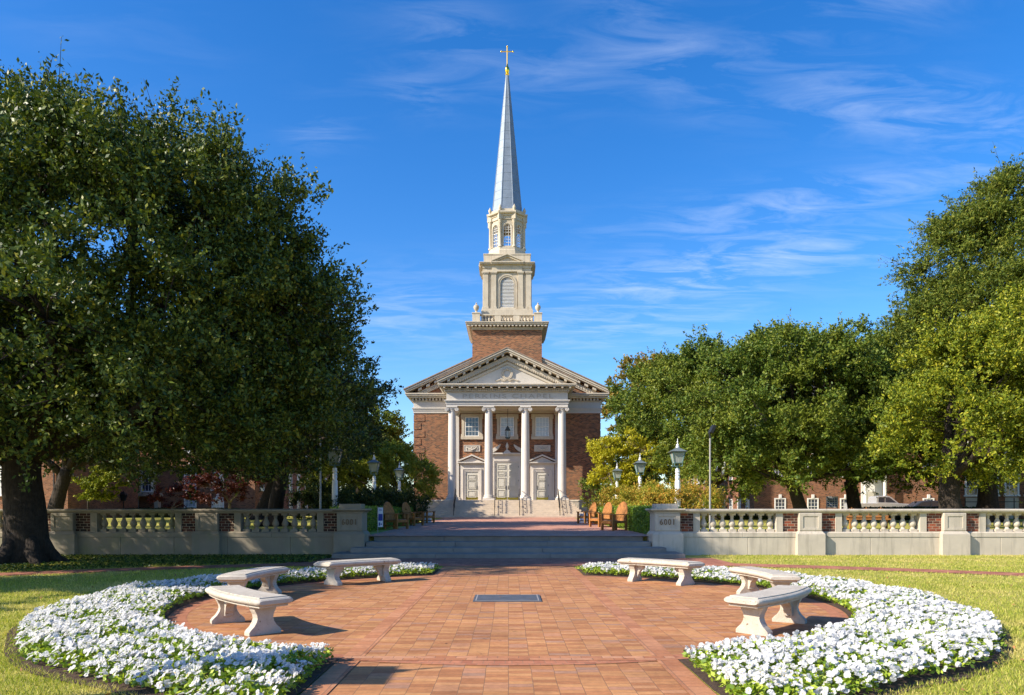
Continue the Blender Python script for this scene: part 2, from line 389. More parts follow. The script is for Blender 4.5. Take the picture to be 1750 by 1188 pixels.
class MB:
    """collects shapes given in world coordinates (plus an offset) and links them as one mesh object"""
    def __init__(s, off=(0, 0, 0)): s.v = []; s.f = []; s.off = off; s.sm = False
    def add(s, vs, fs):
        n = len(s.v); ox, oy, oz = s.off
        s.v += [(a + ox, b + oy, c + oz) for a, b, c in vs]
        s.f += [tuple(i + n for i in f) for f in fs]
        return s
    def box(s, x0, x1, y0, y1, z0, z1):
        return s.add([(x0, y0, z0), (x1, y0, z0), (x1, y1, z0), (x0, y1, z0), (x0, y0, z1), (x1, y0, z1), (x1, y1, z1), (x0, y1, z1)],
                     [(0, 3, 2, 1), (4, 5, 6, 7), (0, 1, 5, 4), (1, 2, 6, 5), (2, 3, 7, 6), (3, 0, 4, 7)])
    def frustum(s, x0, x1, y0, y1, z0, X0, X1, Y0, Y1, z1):
        return s.add([(x0, y0, z0), (x1, y0, z0), (x1, y1, z0), (x0, y1, z0), (X0, Y0, z1), (X1, Y0, z1), (X1, Y1, z1), (X0, Y1, z1)],
                     [(0, 3, 2, 1), (4, 5, 6, 7), (0, 1, 5, 4), (1, 2, 6, 5), (2, 3, 7, 6), (3, 0, 4, 7)])
    def extrude(s, pts, axis, a, b):
        k = len(pts)
        mk = {'y': lambda p, t: (p[0], t, p[1]), 'x': lambda p, t: (t, p[0], p[1]), 'z': lambda p, t: (p[0], p[1], t)}[axis]
        vs = [mk(p, a) for p in pts] + [mk(p, b) for p in pts]
        fs = [tuple(range(k)), tuple(range(2 * k - 1, k - 1, -1))] + [(i, (i + 1) % k, k + (i + 1) % k, k + i) for i in range(k)]
        return s.add(vs, fs)
    def lathe(s, prof, cx=0, cy=0, cz=0, seg=16, ph=0, smooth=True):
        vs, fs = [], []
        for r, z in prof:
            for i in range(seg):
                a = ph + 2 * PI * i / seg
                vs.append((cx + r * math.cos(a), cy + r * math.sin(a), cz + z))
        for j in range(len(prof) - 1):
            for i in range(seg):
                k = (i + 1) % seg
                fs.append((j * seg + i, j * seg + k, (j + 1) * seg + k, (j + 1) * seg + i))
        fs.append(tuple(range(seg - 1, -1, -1)))
        e = (len(prof) - 1) * seg
        fs.append(tuple(range(e, e + seg)))
        if smooth: s.sm = True
        return s.add(vs, fs)
    def tube(s, pts, rad, seg=8):
        pts = [Vector(p) for p in pts]
        if isinstance(rad, (int, float)): rad = [rad] * len(pts)
        vs, fs = [], []
        side = None
        for i, p in enumerate(pts):
            d = (pts[min(i + 1, len(pts) - 1)] - pts[max(i - 1, 0)]).normalized()
            if side is None:
                side = d.orthogonal().normalized()
            side = (side - d * side.dot(d)).normalized()
            up = d.cross(side)
            for k in range(seg):
                a = 2 * PI * k / seg
                vs.append(tuple(p + (side * math.cos(a) + up * math.sin(a)) * rad[i]))
        for i in range(len(pts) - 1):
            for k in range(seg):
                q = (k + 1) % seg
                fs.append((i * seg + k, i * seg + q, (i + 1) * seg + q, (i + 1) * seg + k))
        fs.append(tuple(range(seg - 1, -1, -1))); e = (len(pts) - 1) * seg; fs.append(tuple(range(e, e + seg)))
        s.sm = True
        return s.add(vs, fs)
    def build(s, name, mat, parent=None, bevel=0, smooth=None, angle=40, origin=None):
        me = bpy.data.meshes.new(name)
        o0 = Vector((0, 0, 0)) if parent is None else Vector(root_loc(parent))
        if parent is None and origin is not None: o0 = Vector(origin)
        me.from_pydata([(a - o0.x, b - o0.y, c - o0.z) for a, b, c in s.v], [], s.f)
        bm = bmesh.new(); bm.from_mesh(me); bmesh.ops.recalc_face_normals(bm, faces=bm.faces); bm.to_mesh(me); bm.free()
        if smooth if smooth is not None else s.sm:
            me.polygons.foreach_set('use_smooth', [True] * len(me.polygons))
            me.set_sharp_from_angle(angle=R(angle))
        me.materials.append(mat)
        o = bpy.data.objects.new(name, me); COL.objects.link(o)
        if parent is not None: o.parent = parent
        else: o.location = o0
        if bevel:
            bv = o.modifiers.new('edge', 'BEVEL'); bv.width = bevel; bv.segments = 2; bv.limit_method = 'ANGLE'; bv.angle_limit = R(40)
        return o

def text_part(name, body, size, loc, mat, parent, depth=.01, width=None):
    """raised or cut lettering standing upright and facing the camera side (-Y)"""
    cu = bpy.data.curves.new(name, 'FONT'); cu.body = body; cu.size = size; cu.extrude = depth
    cu.align_x = 'CENTER'; cu.align_y = 'CENTER'; cu.space_character = 1.25
    t = bpy.data.objects.new(name + '_curve', cu); COL.objects.link(t)
    dg = bpy.context.evaluated_depsgraph_get(); dg.update()
    me = bpy.data.meshes.new_from_object(t.evaluated_get(dg))
    bpy.data.objects.remove(t)
    xs = [v.co.x for v in me.vertices]; w = max(xs) - min(xs)
    sx = (width / w) if width else 1
    base = Vector(root_loc(parent))
    for v in me.vertices:
        x, y, z = v.co
        v.co = (x * sx + loc[0] - base.x, -z + loc[1] - base.y, y + loc[2] - base.z)
    me.materials.clear(); me.materials.append(mat)
    o = bpy.data.objects.new(name, me); COL.objects.link(o); o.parent = parent
    return o

def soup(name, V, nper, mat, parent=None, extra=None, smooth=False):
    """mesh of separate n-gons from an (n*nper,3) array"""
    n = len(V) // nper
    me = bpy.data.meshes.new(name)
    me.vertices.add(n * nper); me.vertices.foreach_set('co', np.ascontiguousarray(V, dtype=np.float32).ravel())
    me.loops.add(n * nper); me.loops.foreach_set('vertex_index', np.arange(n * nper, dtype=np.int32))
    me.polygons.add(n); me.polygons.foreach_set('loop_start', np.arange(0, n * nper, nper, dtype=np.int32))
    me.update(calc_edges=True)
    me.materials.append(mat)
    o = bpy.data.objects.new(name, me); COL.objects.link(o)
    if parent is not None: o.parent = parent
    return o

def unit(a):
    return a / np.maximum(np.linalg.norm(a, axis=-1, keepdims=True), 1e-9)

def leaf_quads(C, D, size, asp=.5, bias=None, bw=.5):
    """diamond leaves at C pointing along D"""
    n = len(C)
    rn = unit(rng.normal(size=(n, 3)))
    if bias is not None: rn = unit(rn * (1 - bw) + bias * bw)
    S = unit(np.cross(D, rn))
    l = size[:, None] * .5; w = l * asp
    P = np.empty((n, 4, 3))
    P[:, 0] = C - D * l; P[:, 1] = C + S * w; P[:, 2] = C + D * l; P[:, 3] = C - S * w
    return P.reshape(-1, 3)

def spray_crown(lobes, n_spray, per, leaf, L=(.6, 1.3), up=.35, flat=1.0, shell=.45, gap=.0, asp=.5, zmin=None, droop=0, clump=1.0, inner=.55):
    """leaves along short shoots gathered in clumps on the shells of several lobes; returns quads and the shoots' feet and tips"""
    LB = np.array(lobes, dtype=float)
    vol = LB[:, 3] * LB[:, 4] + LB[:, 4] * LB[:, 5] + LB[:, 3] * LB[:, 5]; pr = vol / vol.sum()
    K = max(12, n_spray // 15)
    kk = K * 5
    idx = rng.choice(len(LB), kk, p=pr)
    u = unit(rng.normal(size=(kk, 3)))
    low = u[:, 2] < -.35
    u[low & (rng.random(kk) < .5), 2] *= -1
    rr = 1.04 - shell * rng.random(kk) ** 1.5
    rr += (rng.random(kk) < .12) * rng.uniform(.05, .20, kk)
    ph = rng.random(12) * 6.28
    lump = 1 + .12 * np.sin(3.1 * u[:, 0] + ph[0] + idx) * np.sin(2.7 * u[:, 1] + ph[1] + 2 * idx) + .10 * np.sin(7 * u[:, 2] + ph[2] + idx) * np.sin(6.3 * u[:, 0] + ph[3])
    P = LB[idx, :3] + u * LB[idx, 3:6] * (rr * lump)[:, None]
    keep = np.ones(kk, bool)
    for q in range(len(LB)):                     # not deep inside another lobe
        dd = np.linalg.norm((P - LB[q, :3]) / LB[q, 3:6], axis=1)
        keep &= (dd > inner) | (rng.random(kk) < .08)
    if gap > 0:
        f = .95
        g = np.sin(P[:, 0] * f + ph[4]) * np.sin(P[:, 1] * f + ph[5]) * np.sin(P[:, 2] * f * 1.2 + ph[6]) + .6 * np.sin(P[:, 0] * 2.0 + ph[7]) * np.sin(P[:, 2] * 2.3 + ph[8]) * np.sin(P[:, 1] * 1.9 + ph[9])
        keep &= g < gap
    if zmin is not None: keep &= P[:, 2] > zmin + rng.random(kk) * .8 + .35 * clump
    P, u = P[keep][:K], u[keep][:K]
    K = len(P)
    rho = clump * rng.uniform(.40, 1.25, K)
    ci = rng.integers(0, K, n_spray)
    v = unit(rng.normal(size=(n_spray, 3)) + u[ci] * .75 + np.array([0, 0, .45]))
    B = P[ci] + v * np.array([1, 1, .62 * (.5 + .5 * flat)]) * (rho[ci] * rng.uniform(.15, .75, n_spray))[:, None]
    k = n_spray
    d = unit(v * .75 + u[ci] * .25 + np.array([0, 0, up]) + rng.normal(size=(k, 3)) * .35)
    d[:, 2] *= flat; d = unit(d)
    ln = rng.uniform(L[0], L[1], k) * .8 * (1 + .6 * (rng.random(k) < .06))
    t = rng.random((k, per))
    sg = (.145 * (1.15 - .75 * t))[..., None] * np.minimum(ln, .95)[:, None, None]
    C = B[:, None, :] + d[:, None, :] * (t * ln[:, None])[..., None] + rng.normal(size=(k, per, 3)) * sg * np.array([1, 1, .8])
    if droop: C[..., 2] -= droop * (t * ln[:, None]) ** 2
    C = C.reshape(-1, 3)
    D = np.repeat(d, per, axis=0)
    D = unit(D * .6 + rng.normal(size=D.shape) * .7)
    bias = np.repeat(unit(v * .8 + np.array([0, 0, .5])), per, axis=0)
    size = leaf * rng.uniform(.5, 1.5, len(C))
    return leaf_quads(C, D, size, asp, bias, .45), B, B + d * ln[:, None]

def limb(mb, p0, p1, r0, r1, bend=.15, seg=8, n=7):
    p0, p1 = Vector(p0), Vector(p1)
    L = (p1 - p0).length
    off = Vector((random.uniform(-1, 1), random.uniform(-1, 1), random.uniform(-.2, .6))) * L * bend
    pts, rs = [], []
    for i in range(n):
        t = i / (n - 1)
        j = Vector((random.uniform(-1, 1), random.uniform(-1, 1), random.uniform(-1, 1))) * L * .018
        pts.append(p0.lerp(p1, t) + off * math.sin(PI * t) + (j if 0 < i < n - 1 else Vector()))
        rs.append(r0 + (r1 - r0) * t ** .8)
    mb.tube(pts, rs, seg)
    return pts

def tree(name, base, label, lobes, n_spray, per, leaf, leaf_mat, bark='bark', trunk=(.4, 3.0), lean=(0, 0), group=None, twigs=60, cat='tree', flare=1.5, **kw):
    """lobes are given relative to the foot of the trunk"""
    root = empty(name, base, label, cat, group)
    q, B, T = spray_crown(lobes, n_spray, per, leaf, **kw)
    soup('crown', q, 4, M[leaf_mat], root)
    mb = MB()
    r, h = trunk
    top = Vector((lean[0], lean[1], h))
    pts = [Vector((0, 0, -.15))]; rs = [r * flare * 1.12]
    for i in range(1, 9):
        t = i / 8
        pts.append(Vector((lean[0] * t ** 1.4, lean[1] * t ** 1.4, h * t)) + Vector((random.uniform(-1, 1), random.uniform(-1, 1), 0)) * r * .06)
        rs.append(r * (1 + (flare - 1) * math.exp(-t * 9)) * (1 - .22 * t))
    mb.tube(pts, rs, 14)
    for q in range(6):
        a = q * 1.05 + random.uniform(-.3, .3); dx, dy = math.cos(a), math.sin(a); e = r * flare
        mb.tube([(dx * e * .45, dy * e * .45, r * 1.5), (dx * e * .85, dy * e * .85, r * .5), (dx * e * 1.35, dy * e * 1.35, .04), (dx * e * 2.1, dy * e * 2.1, -.12)], [r * .30, r * .36, r * .24, r * .08], 8)
    ends = []
    for l in lobes:
        c = Vector(l[:3])
        st = pts[random.choice([-1, -1, -2])]
        p = limb(mb, st, c + Vector((random.uniform(-.4, .4) * l[3], random.uniform(-.4, .4) * l[4], .15 * l[5])), r * .55, r * .12, .12, 7)
        ends += p[2:]
    if len(B):
        ln_ = np.linalg.norm(T - B, axis=1)
        for i in list(np.argsort(-ln_)[:twigs // 2]) + list(rng.choice(len(B), min(twigs // 2, len(B)), replace=False)):
            b = Vector(B[i]); e = min(ends, key=lambda p: (p - b).length)
            limb(mb, e, b, min(.035, r * .06), .012, .06, 5, 5)
            mb.tube([b, Vector(T[i])], [.012, .004], 4)
    # world -> local: geometry is already relative to the foot
    me = bpy.data.meshes.new('trunk'); me.from_pydata(mb.v, [], mb.f)
    me.polygons.foreach_set('use_smooth', [True] * len(me.polygons)); me.materials.append(M[bark])
    o = bpy.data.objects.new('trunk', me); COL.objects.link(o); o.parent = root
    return root
# ------------------------------------------------------------------ ground, paths, paving
CX, CY, RC, RB = 0.0, 12.6, 5.15, 6.92          # middle and radius of the round court, outer radius of the flower beds
PW = 1.70                                          # half width of the path that crosses the court
TER = lambda y: .60 if y < 26.2 else min(.80, .60 + .2 * (y - 26.2) / 35.7)

def sheet(name, pts_faces, mat, kind='structure'):
    vs, fs = pts_faces
    me = bpy.data.meshes.new(name); me.from_pydata(vs, [], fs); me.materials.append(mat)
    o = bpy.data.objects.new(name, me); COL.objects.link(o); o['kind'] = kind
    return o

def profile_sheet(ys_zs, x0, x1):
    vs, fs = [], []
    for y, z in ys_zs: vs += [(x0, y, z), (x1, y, z)]
    for i in range(len(ys_zs) - 1): fs.append((2 * i, 2 * i + 1, 2 * i + 3, 2 * i + 2))
    return vs, fs

sheet('lawn', profile_sheet([(-400, 0), (25.97, 0), (25.98, .60), (26.2, .60), (61.9, .80), (1200, .80), (4000, .80)], -3000, 3000), M['lawn'])

def disc(r0, r1, z, a0=0, a1=2 * PI, n=128):
    vs, fs = [], []
    for i in range(n + 1):
        a = a0 + (a1 - a0) * i / n
        for r in (r0, r1): vs.append((CX + r * math.cos(a), CY + r * math.sin(a), z))
    for i in range(n): fs.append((2 * i, 2 * i + 1, 2 * i + 3, 2 * i + 2))
    return vs, fs

sheet('paved_court', disc(0.001, RC, .010), M['paving'])
sheet('paved_path', profile_sheet([(-12, .006), (23.5, .006)], -PW - .03, PW + .03), M['paving'])
sheet('court_border', disc(RC - .24, RC - .01, .0118), M['paving_ring'])
bands = [((-PW - .02, -PW + .20), (-12, 19.2)), ((PW - .20, PW + .02), (-12, 19.2))]
for (xa, xb), (ya, yb) in bands:
    sheet('paving_band', profile_sheet([(ya, .013), (yb, .013)], xa, xb), M['paving_band'])
for yb in (7.70, 17.35):
    sheet('paving_band', profile_sheet([(yb, .0155), (yb + .20, .0155)], -PW - .01, PW + .01), M['paving_cross'])
for s in (-1, 1):
    sheet('paving_band', profile_sheet([(11.55, .0135), (11.75, .0135)], min(s * (PW + .04), s * (RC - .35)), max(s * (PW + .04), s * (RC - .35))), M['paving_cross'])
# apron in front of the steps and the curved cross path
pth = lambda x: 21.9 - .029 * x * x if abs(x) < 13 else 21.9 - .029 * 169 - .55 * (abs(x) - 13)
vs, fs = [], []
xs = np.linspace(-60, 60, 121)
for x in xs:
    y = pth(x); w = .62
    vs += [(x, y - w, .012), (x, y + w, .012)]
for i in range(len(xs) - 1): fs.append((2 * i, 2 * i + 2, 2 * i + 3, 2 * i + 1))
sheet('brick_path', (vs, fs), M['paving_path'])
sheet('brick_apron', profile_sheet([(20.3, .016), (23.5, .016)], -6.3, 6.3), M['paving_path'])
# upper terrace that leads to the chapel
sheet('brick_terrace', ([(-4.9, 25.6, .615), (4.9, 25.6, .615), (5.1, 62, .812), (-5.1, 62, .812), (9.5, 66.5, .812), (-9.5, 66.5, .812), (9.5, 60, .805), (-9.5, 60, .805), (5.1, 60, .805), (-5.1, 60, .805)],
      [(0, 1, 8, 9), (7, 6, 4, 5)]), M['terrace_paving'])

# ------------------------------------------------------------------ slate plaque in the court
pl = empty('memorial_plaque', (-.02, 13.0, .012), 'dark grey slate plaque set flat in the middle of the brick court', 'plaque')
MB().box(-.59, .55, 12.53, 13.47, .0, .026).build('slab', M['slate_plaque'], pl, bevel=.006)
mb = MB()
mb.box(-.55, .51, 12.57, 12.59, .027, .029).box(-.55, .51, 13.41, 13.43, .027, .029).box(-.55, -.53, 12.59, 13.41, .027, .029).box(.49, .51, 12.59, 13.41, .027, .029)
mb.build('border_line', M['grey_metal'], pl)


# ------------------------------------------------------------------ broad steps up to the terrace
st = empty('stone_steps', (0, 24.5, 0), 'four broad grey stone steps rising from the court to the brick terrace', 'steps')
prof = [(23.4, .0, .15, 5.45), (24.15, .14, .30, 5.02), (24.95, .29, .45, 4.68), (25.70, .44, .608, 4.55)]
for y, z0, z1, w in prof:
    cuts = [-w, -w * .38 + random.uniform(-.5, .5), w * .30 + random.uniform(-.5, .5), w]
    mb = MB()
    for a, b in zip(cuts, cuts[1:]):
        mb.box(a + .004, b - .004, y, 26.2 if z1 > .6 else 25.75, z0, z1)
    mb.build('step', M['step_stone'], st, bevel=.012)

# ------------------------------------------------------------------ balustrade walls
bal_prof = [(.085, .085), (.085, .10), (.075, .115), (.060, .13), (.052, .15), (.060, .165), (.085, .19), (.108, .235), (.112, .27), (.100, .31), (.075, .37), (.055, .42), (.045, .46), (.050, .475), (.066, .485), (.066, .50), (.052, .51), (.058, .53), (.078, .545)]
def make_baluster(parent):
    m = MB()
    m.box(-.115, .115, -.115, .115, 0, .085).lathe(bal_prof, 0, 0, 0, 14).box(-.10, .10, -.10, .10, .545, .61)
    o = m.build('baluster', M[parent['stone']], parent)
    # meshes of repeats are local: undo the root offset
    rl = root_loc(parent)
    for v in o.data.vertices: v.co += Vector(rl)
    return o

def balustrade(side, stone, brk, label):
    root = empty('balustrade_wall', (side * 5.2, 25.4, 0), label, 'wall')
    root['stone'] = stone
    rl = root.location
    S = M[stone]
    X = lambda a, b: (min(side * a, side * b), max(side * a, side * b))
    piers = [5.2 + .02] + [9.98 + 4.77 * i for i in range(4)]
    proto = None
    # plinth course in long blocks with a sloping top
    mb = MB()
    cut = 5.5
    while cut < 24.3:
        nx = min(cut + random.uniform(1.7, 2.6), 24.4)
        mb.box(*X(cut + .003, nx - .003), 25.22, 25.62, -.1, .60); cut = nx
    mb.build('plinth', S, root, bevel=.012)
    mb = MB()
    cut = 5.5
    while cut < 24.3:
        nx = min(cut + random.uniform(2.0, 2.6), 24.4)
        a, b = X(cut + .004, nx - .004)
        mb.extrude([(25.20, .602), (25.64, .602), (25.64, .74), (25.60, .775), (25.24, .775), (25.20, .74)], 'x', a, b)
        cut = nx
    mb.build('ledge', S, root, bevel=.006)
    mb = MB()
    mb.box(*X(5.5, 24.4), 25.22, 25.60, 1.385, 1.43).extrude([(25.14, 1.432), (25.68, 1.432), (25.70, 1.475), (25.70, 1.51), (25.62, 1.535), (25.20, 1.535), (25.12, 1.51), (25.12, 1.475)], 'x', *X(5.5, 24.4))
    mb.build('coping', S, root, bevel=.006)
    for i, px_ in enumerate(piers):
        end = i == 0
        hw = .42 if end else .375
        y0, y1 = (24.97, 25.83) if end else (25.13, 25.70)
        c = side * px_
        mb = MB()
        mb.box(c - hw, c + hw, y0, y1, .80, 1.40)
        mb.frustum(c - hw - .09, c + hw + .09, y0 - .09, y1 + .09, .70, c - hw - .01, c + hw + .01, y0 - .01, y1 + .01, .80)
        mb.box(c - hw - .09, c + hw + .09, y0 - .09, y1 + .09, -.1, .70)
        p = mb.build('end_pier' if end else 'pier', S, root, bevel=.012)
        # framed sunk panel
        mb = MB()
        a, b, z0, z1 = c - hw * .66, c + hw * .66, .90, 1.29
        for (xa, xb, za, zb) in ((c - hw + .01, a, .82, 1.38), (b, c + hw - .01, .82, 1.38), (a, b, .82, z0), (a, b, z1, 1.38)):
            mb.box(xa, xb, y0 - .022, y0 + .01, za, zb)
        mb.build('panel_frame', S, p, bevel=.006)
        if end:
            mb = MB()
            mb.box(c - hw - .03, c + hw + .03, y0 - .03, y1 + .03, 1.40, 1.44)
            mb.frustum(c - hw - .04, c + hw + .04, y0 - .04, y1 + .04, 1.442, c - hw - .14, c + hw + .14, y0 - .14, y1 + .14, 1.49)
            mb.box(c - hw - .14, c + hw + .14, y0 - .14, y1 + .14, 1.49, 1.545)
            mb.box(c - .36, c + .36, y0 + .06, y1 - .06, 1.545, 1.70)
            mb.build('cap', S, p, bevel=.012)
            text_part('house_number', '6001', .27, (c, y0 - .012, 1.095), M['bronze'], p, .012, .46)
        if i == len(piers) - 1: break
        nxt = piers[i + 1] - .375
        a = px_ + hw
        bl, br = a + .5, nxt - .5
        for (u, v) in ((a - .02, bl), (br, nxt + .02)):
            MB().box(*X(u, v), 25.27, 25.57, .76, 1.39).build('brick_panel', M[brk], root)
        for (u, v) in ((bl - .005, bl + .22), (br - .22, br + .005)):
            MB().box(*X(u, v), 25.24, 25.60, .77, 1.388).build('end_block', S, root, bevel=.008)
        o0, o1 = bl + .22, br - .22
        nb = 8
        for k in range(nb):
            x = side * (o0 + (o1 - o0) * (k + .5) / nb)
            if proto is None: proto = make_baluster(root); b_ = proto
            else: b_ = proto.copy(); COL.objects.link(b_); b_.parent = root
            b_.location = (x - rl.x, 25.42 - rl.y, .772 - rl.z)
        for (u, v) in ((o0, o0 + .05), (o1 - .05, o1)):
            pass
    del root['stone']
    return root
balustrade(-1, 'wall_stone_mossy_shaded', 'brick_panel_dark', 'mossy stone balustrade wall in dappled shade behind the massive dark oak')
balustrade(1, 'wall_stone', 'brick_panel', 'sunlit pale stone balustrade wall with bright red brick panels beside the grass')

# ------------------------------------------------------------------ curved stone benches
def make_bench():
    root = empty('stone_bench', (0, 0, 0), '-', 'bench', 'curved stone benches round the court')
    R0, half = 4.5, .92 / 4.5
    def ring_at(a, prof, shrink, zs):
        out = []
        for r, z in prof:
            rr = R0 + r * shrink
            out.append((rr * math.sin(a), rr * math.cos(a) - R0, zs + (z - zs)))
        return out
    nose = [(-.19, .375), (-.225, .385), (-.248, .41), (-.25, .435), (-.235, .455), (-.205, .465), (.205, .465), (.235, .455), (.25, .435), (.248, .41), (.225, .385), (.19, .375)]
    k = len(nose)
    stations = [(-half, .93, .5), (-half + .004, .975, .8), (-half + .012, 1, 1)] + [(-half + .012 + (2 * half - .024) * i / 20, 1, 1) for i in range(1, 20)] + [(half - .012, 1, 1), (half - .004, .975, .8), (half, .93, .5)]
    vs, fs = [], []
    for a, sh, sz in stations:
        for r, z in nose:
            rr = R0 + r * sh
            vs.append((rr * math.sin(a), rr * math.cos(a) - R0, .42 + (z - .42) * sz))
    for i in range(len(stations) - 1):
        for j in range(k):
            q = (j + 1) % k
            fs.append((i * k + j, i * k + q, (i + 1) * k + q, (i + 1) * k + j))
    fs.append(tuple(range(k - 1, -1, -1))); e = (len(stations) - 1) * k; fs.append(tuple(range(e, e + k)))
    mb = MB(); mb.add(vs, fs); mb.sm = True
    mb.build('seat', M['bench_stone'], root, angle=50)
    # raised sitting panel and the thin under-board
    for (nm, r0, r1, z0, z1, hh) in (('seat_panel', -.195, .195, .463, .478, half - .014), ('under_board', -.20, .20, .352, .377, half - .012)):
        vs, fs = [], []
        n = 20
        for i in range(n + 1):
            a = -hh + 2 * hh * i / n
            for r, z in ((r0, z0), (r1, z0), (r1, z1), (r0, z1)):
                vs.append(((R0 + r) * math.sin(a), (R0 + r) * math.cos(a) - R0, z))
        for i in range(n):
            for j in range(4): fs.append((i * 4 + j, i * 4 + (j + 1) % 4, (i + 1) * 4 + (j + 1) % 4, (i + 1) * 4 + j))
        fs += [(3, 2, 1, 0), tuple(range(n * 4, n * 4 + 4))]
        MB().add(vs, fs).build(nm, M['bench_stone'], root, bevel=.006)
    # each leg: a waisted slab across the bench and a scrolled bracket along it
    prof = [(-.215, 0), (.215, 0), (.215, .045), (.19, .075), (.15, .11), (.118, .16), (.105, .205), (.115, .255), (.14, .30), (.158, .345), (.158, .353)]
    full = prof + [(-x, z) for x, z in prof[::-1] if z > 0]
    br = [(0, .353), (0, .10), (.055, .10), (.055, .135), (.075, .165), (.085, .20), (.10, .23), (.14, .255), (.17, .285), (.18, .32), (.18, .353)]
    for s in (-1, 1):
        a = s * .62 / R0
        rot = Matrix.Rotation(-a, 4, 'Z')
        cx, cy = R0 * math.sin(a), R0 * math.cos(a) - R0
        def put(m_):
            w = MB()
            vs = [rot @ Vector(v) + Vector((cx, cy, 0)) for v in m_.v]
            w.add([tuple(v) for v in vs], m_.f); return w
        m1 = MB(); m1.extrude([(y, z) for y, z in full], 'x', -.062, .062)
        lg = put(m1).build('leg', M['bench_stone'], root, bevel=.006)
        m2 = MB()
        m2.extrude([(-s * (x + .05), z) for x, z in br], 'y', -.055, .055)
        put(m2).build('bracket', M['bench_stone'], lg, bevel=.006)
    return root
bench = make_bench()
spots = [(219.5, 'curved stone bench nearest the camera on the left side of the court'),
         (173.5, 'curved stone bench half hidden behind the nearest bench on the left'),
         (134.5, 'curved stone bench in shade on the far left of the court by the steps'),
         (-39.5, 'curved stone bench nearest the camera on the right side of the court'),
         (6.0, 'sunlit curved stone bench partly behind the nearest bench on the right'),
         (45.0, 'pale curved stone bench on the far right of the court by the steps')]
for i, (deg, lab) in enumerate(spots):
    o = bench if i == 0 else copy_tree(bench)
    a = R(deg)
    o.location = (CX + 4.45 * math.cos(a), CY + 4.45 * math.sin(a), .010)
    o.rotation_euler = (0, 0, a - PI / 2)
    o['label'] = lab

# ------------------------------------------------------------------ lamp posts
def make_lamp():
    root = empty('lamp_post', (0, 0, 0), '-', 'lamp post', 'white lamp posts with green lanterns along the terrace')
    mb = MB()
    mb.lathe([(.20, -.1), (.20, .30), (.17, .36), (.14, .42), (.14, .5)], 0, 0, 0, 8, PI / 8, False)
    mb.lathe([(.145, .5), (.125, 2.78), (.085, 2.82)], 0, 0, 0, 8, PI / 8, False)
    mb.lathe([(.085, 2.80), (.095, 2.86), (.115, 2.92), (.105, 2.99), (.085, 3.03), (.115, 3.06), (.115, 3.09), (.085, 3.12), (.09, 3.16), (.115, 3.18), (.115, 3.22), (.09, 3.25), (.10, 3.30), (.10, 3.34), (.05, 3.36)], 0, 0, 0, 14)
    post = mb.build('post', M['white_paint'], root, angle=30)
    ln = empty('lantern', (0, 0, 0)); ln.parent = root
    fr = MB()
    fr.lathe([(.045, 3.34), (.045, 3.50), (.07, 3.52), (.04, 3.55)], 0, 0, 0, 10)
    b, t, zb, zt = .18, .285, 3.62, 4.10
    for sx in (-1, 1):
        for sy in (-1, 1):
            fr.tube([(sx * b, sy * b, zb), (sx * t, sy * t, zt)], .024, 6)
            fr.tube([(sx * .03, sy * .03, 3.44), (sx * .12, sy * .12, 3.48), (sx * b, sy * b, 3.46), (sx * b * 1.02, sy * b * 1.02, zb)], .018, 5)
    fr.box(-b - .02, b + .02, -b - .02, b + .02, zb - .03, zb)
    for z, w in ((zt, t),):
        fr.box(-w - .02, w + .02, -w - .02, -w + .02, z - .03, z).box(-w - .02, w + .02, w - .02, w + .02, z - .03, z)
        fr.box(-w - .02, -w + .02, -w + .02, w - .02, z - .03, z).box(w - .02, w + .02, -w + .02, w - .02, z - .03, z)
    fr.build('lantern_frame', M['verdigris'], ln)
    gl = MB()
    gl.frustum(-b + .005, b - .005, -b + .005, b - .005, zb + .002, -t + .005, t - .005, -t + .005, t - .005, zt - .01)
    gl.build('glass', M['lantern_glass'], ln)
    bu = MB()
    for k in range(4):
        a = PI / 4 + k * PI / 2
        bu.lathe([(.012, 0), (.02, .08), (.028, .13), (.022, .18), (.004, .21)], .06 * math.cos(a), .06 * math.sin(a), zb + .01, 8)
    bu.build('bulb', M['white_print'], ln)
    rf = MB()
    rf.frustum(-.37, .37, -.37, .37, 4.10, -.39, .39, -.39, .39, 4.13)
    rf.frustum(-.37, .37, -.37, .37, 4.13, -.20, .20, -.20, .20, 4.23)
    rf.frustum(-.20, .20, -.20, .20, 4.23, -.07, .07, -.07, .07, 4.31)
    rf.build('roof', M['lantern_roof'], ln)
    fn = MB()
    fn.lathe([(.07, 4.30), (.085, 4.33), (.085, 4.37), (.055, 4.40), (.075, 4.43), (.05, 4.47), (.02, 4.50), (.02, 4.55), (.035, 4.58), (.02, 4.62), (.012, 4.66), (.02, 4.69), (.004, 4.75)], 0, 0, 0, 12)
    fn.build('finial', M['white_paint'], ln)
    for o in list(root.children) + list(ln.children):
        if o.data is None: continue
        for v in o.data.vertices:
            if v.co.z > 1.0: v.co.z -= .62
    return root
lamp = make_lamp()
LX = 7.78
lamps = [(LX, 35.0, 'tallest looking white lamp post with green lantern, nearest on the right of the terrace'), (LX, 45.0, 'white lamp post with green lantern between the two others on the right'),
         (LX + .1, 55.2, 'small farthest lamp post with green lantern on the right, beside the yellow tree'), (-LX - .05, 34.3, 'white lamp post whose lantern is hidden in dark oak leaves at left'),
         (-LX - .05, 44.3, 'white lamp post with dark lantern in front of the shrub tree at left'), (-LX, 54.2, 'small white lamp post with pale lantern nearest the chapel at left'),
         (-6.42, 4.95, 'white lamp post on the near left lawn that casts its shadow on the path')]
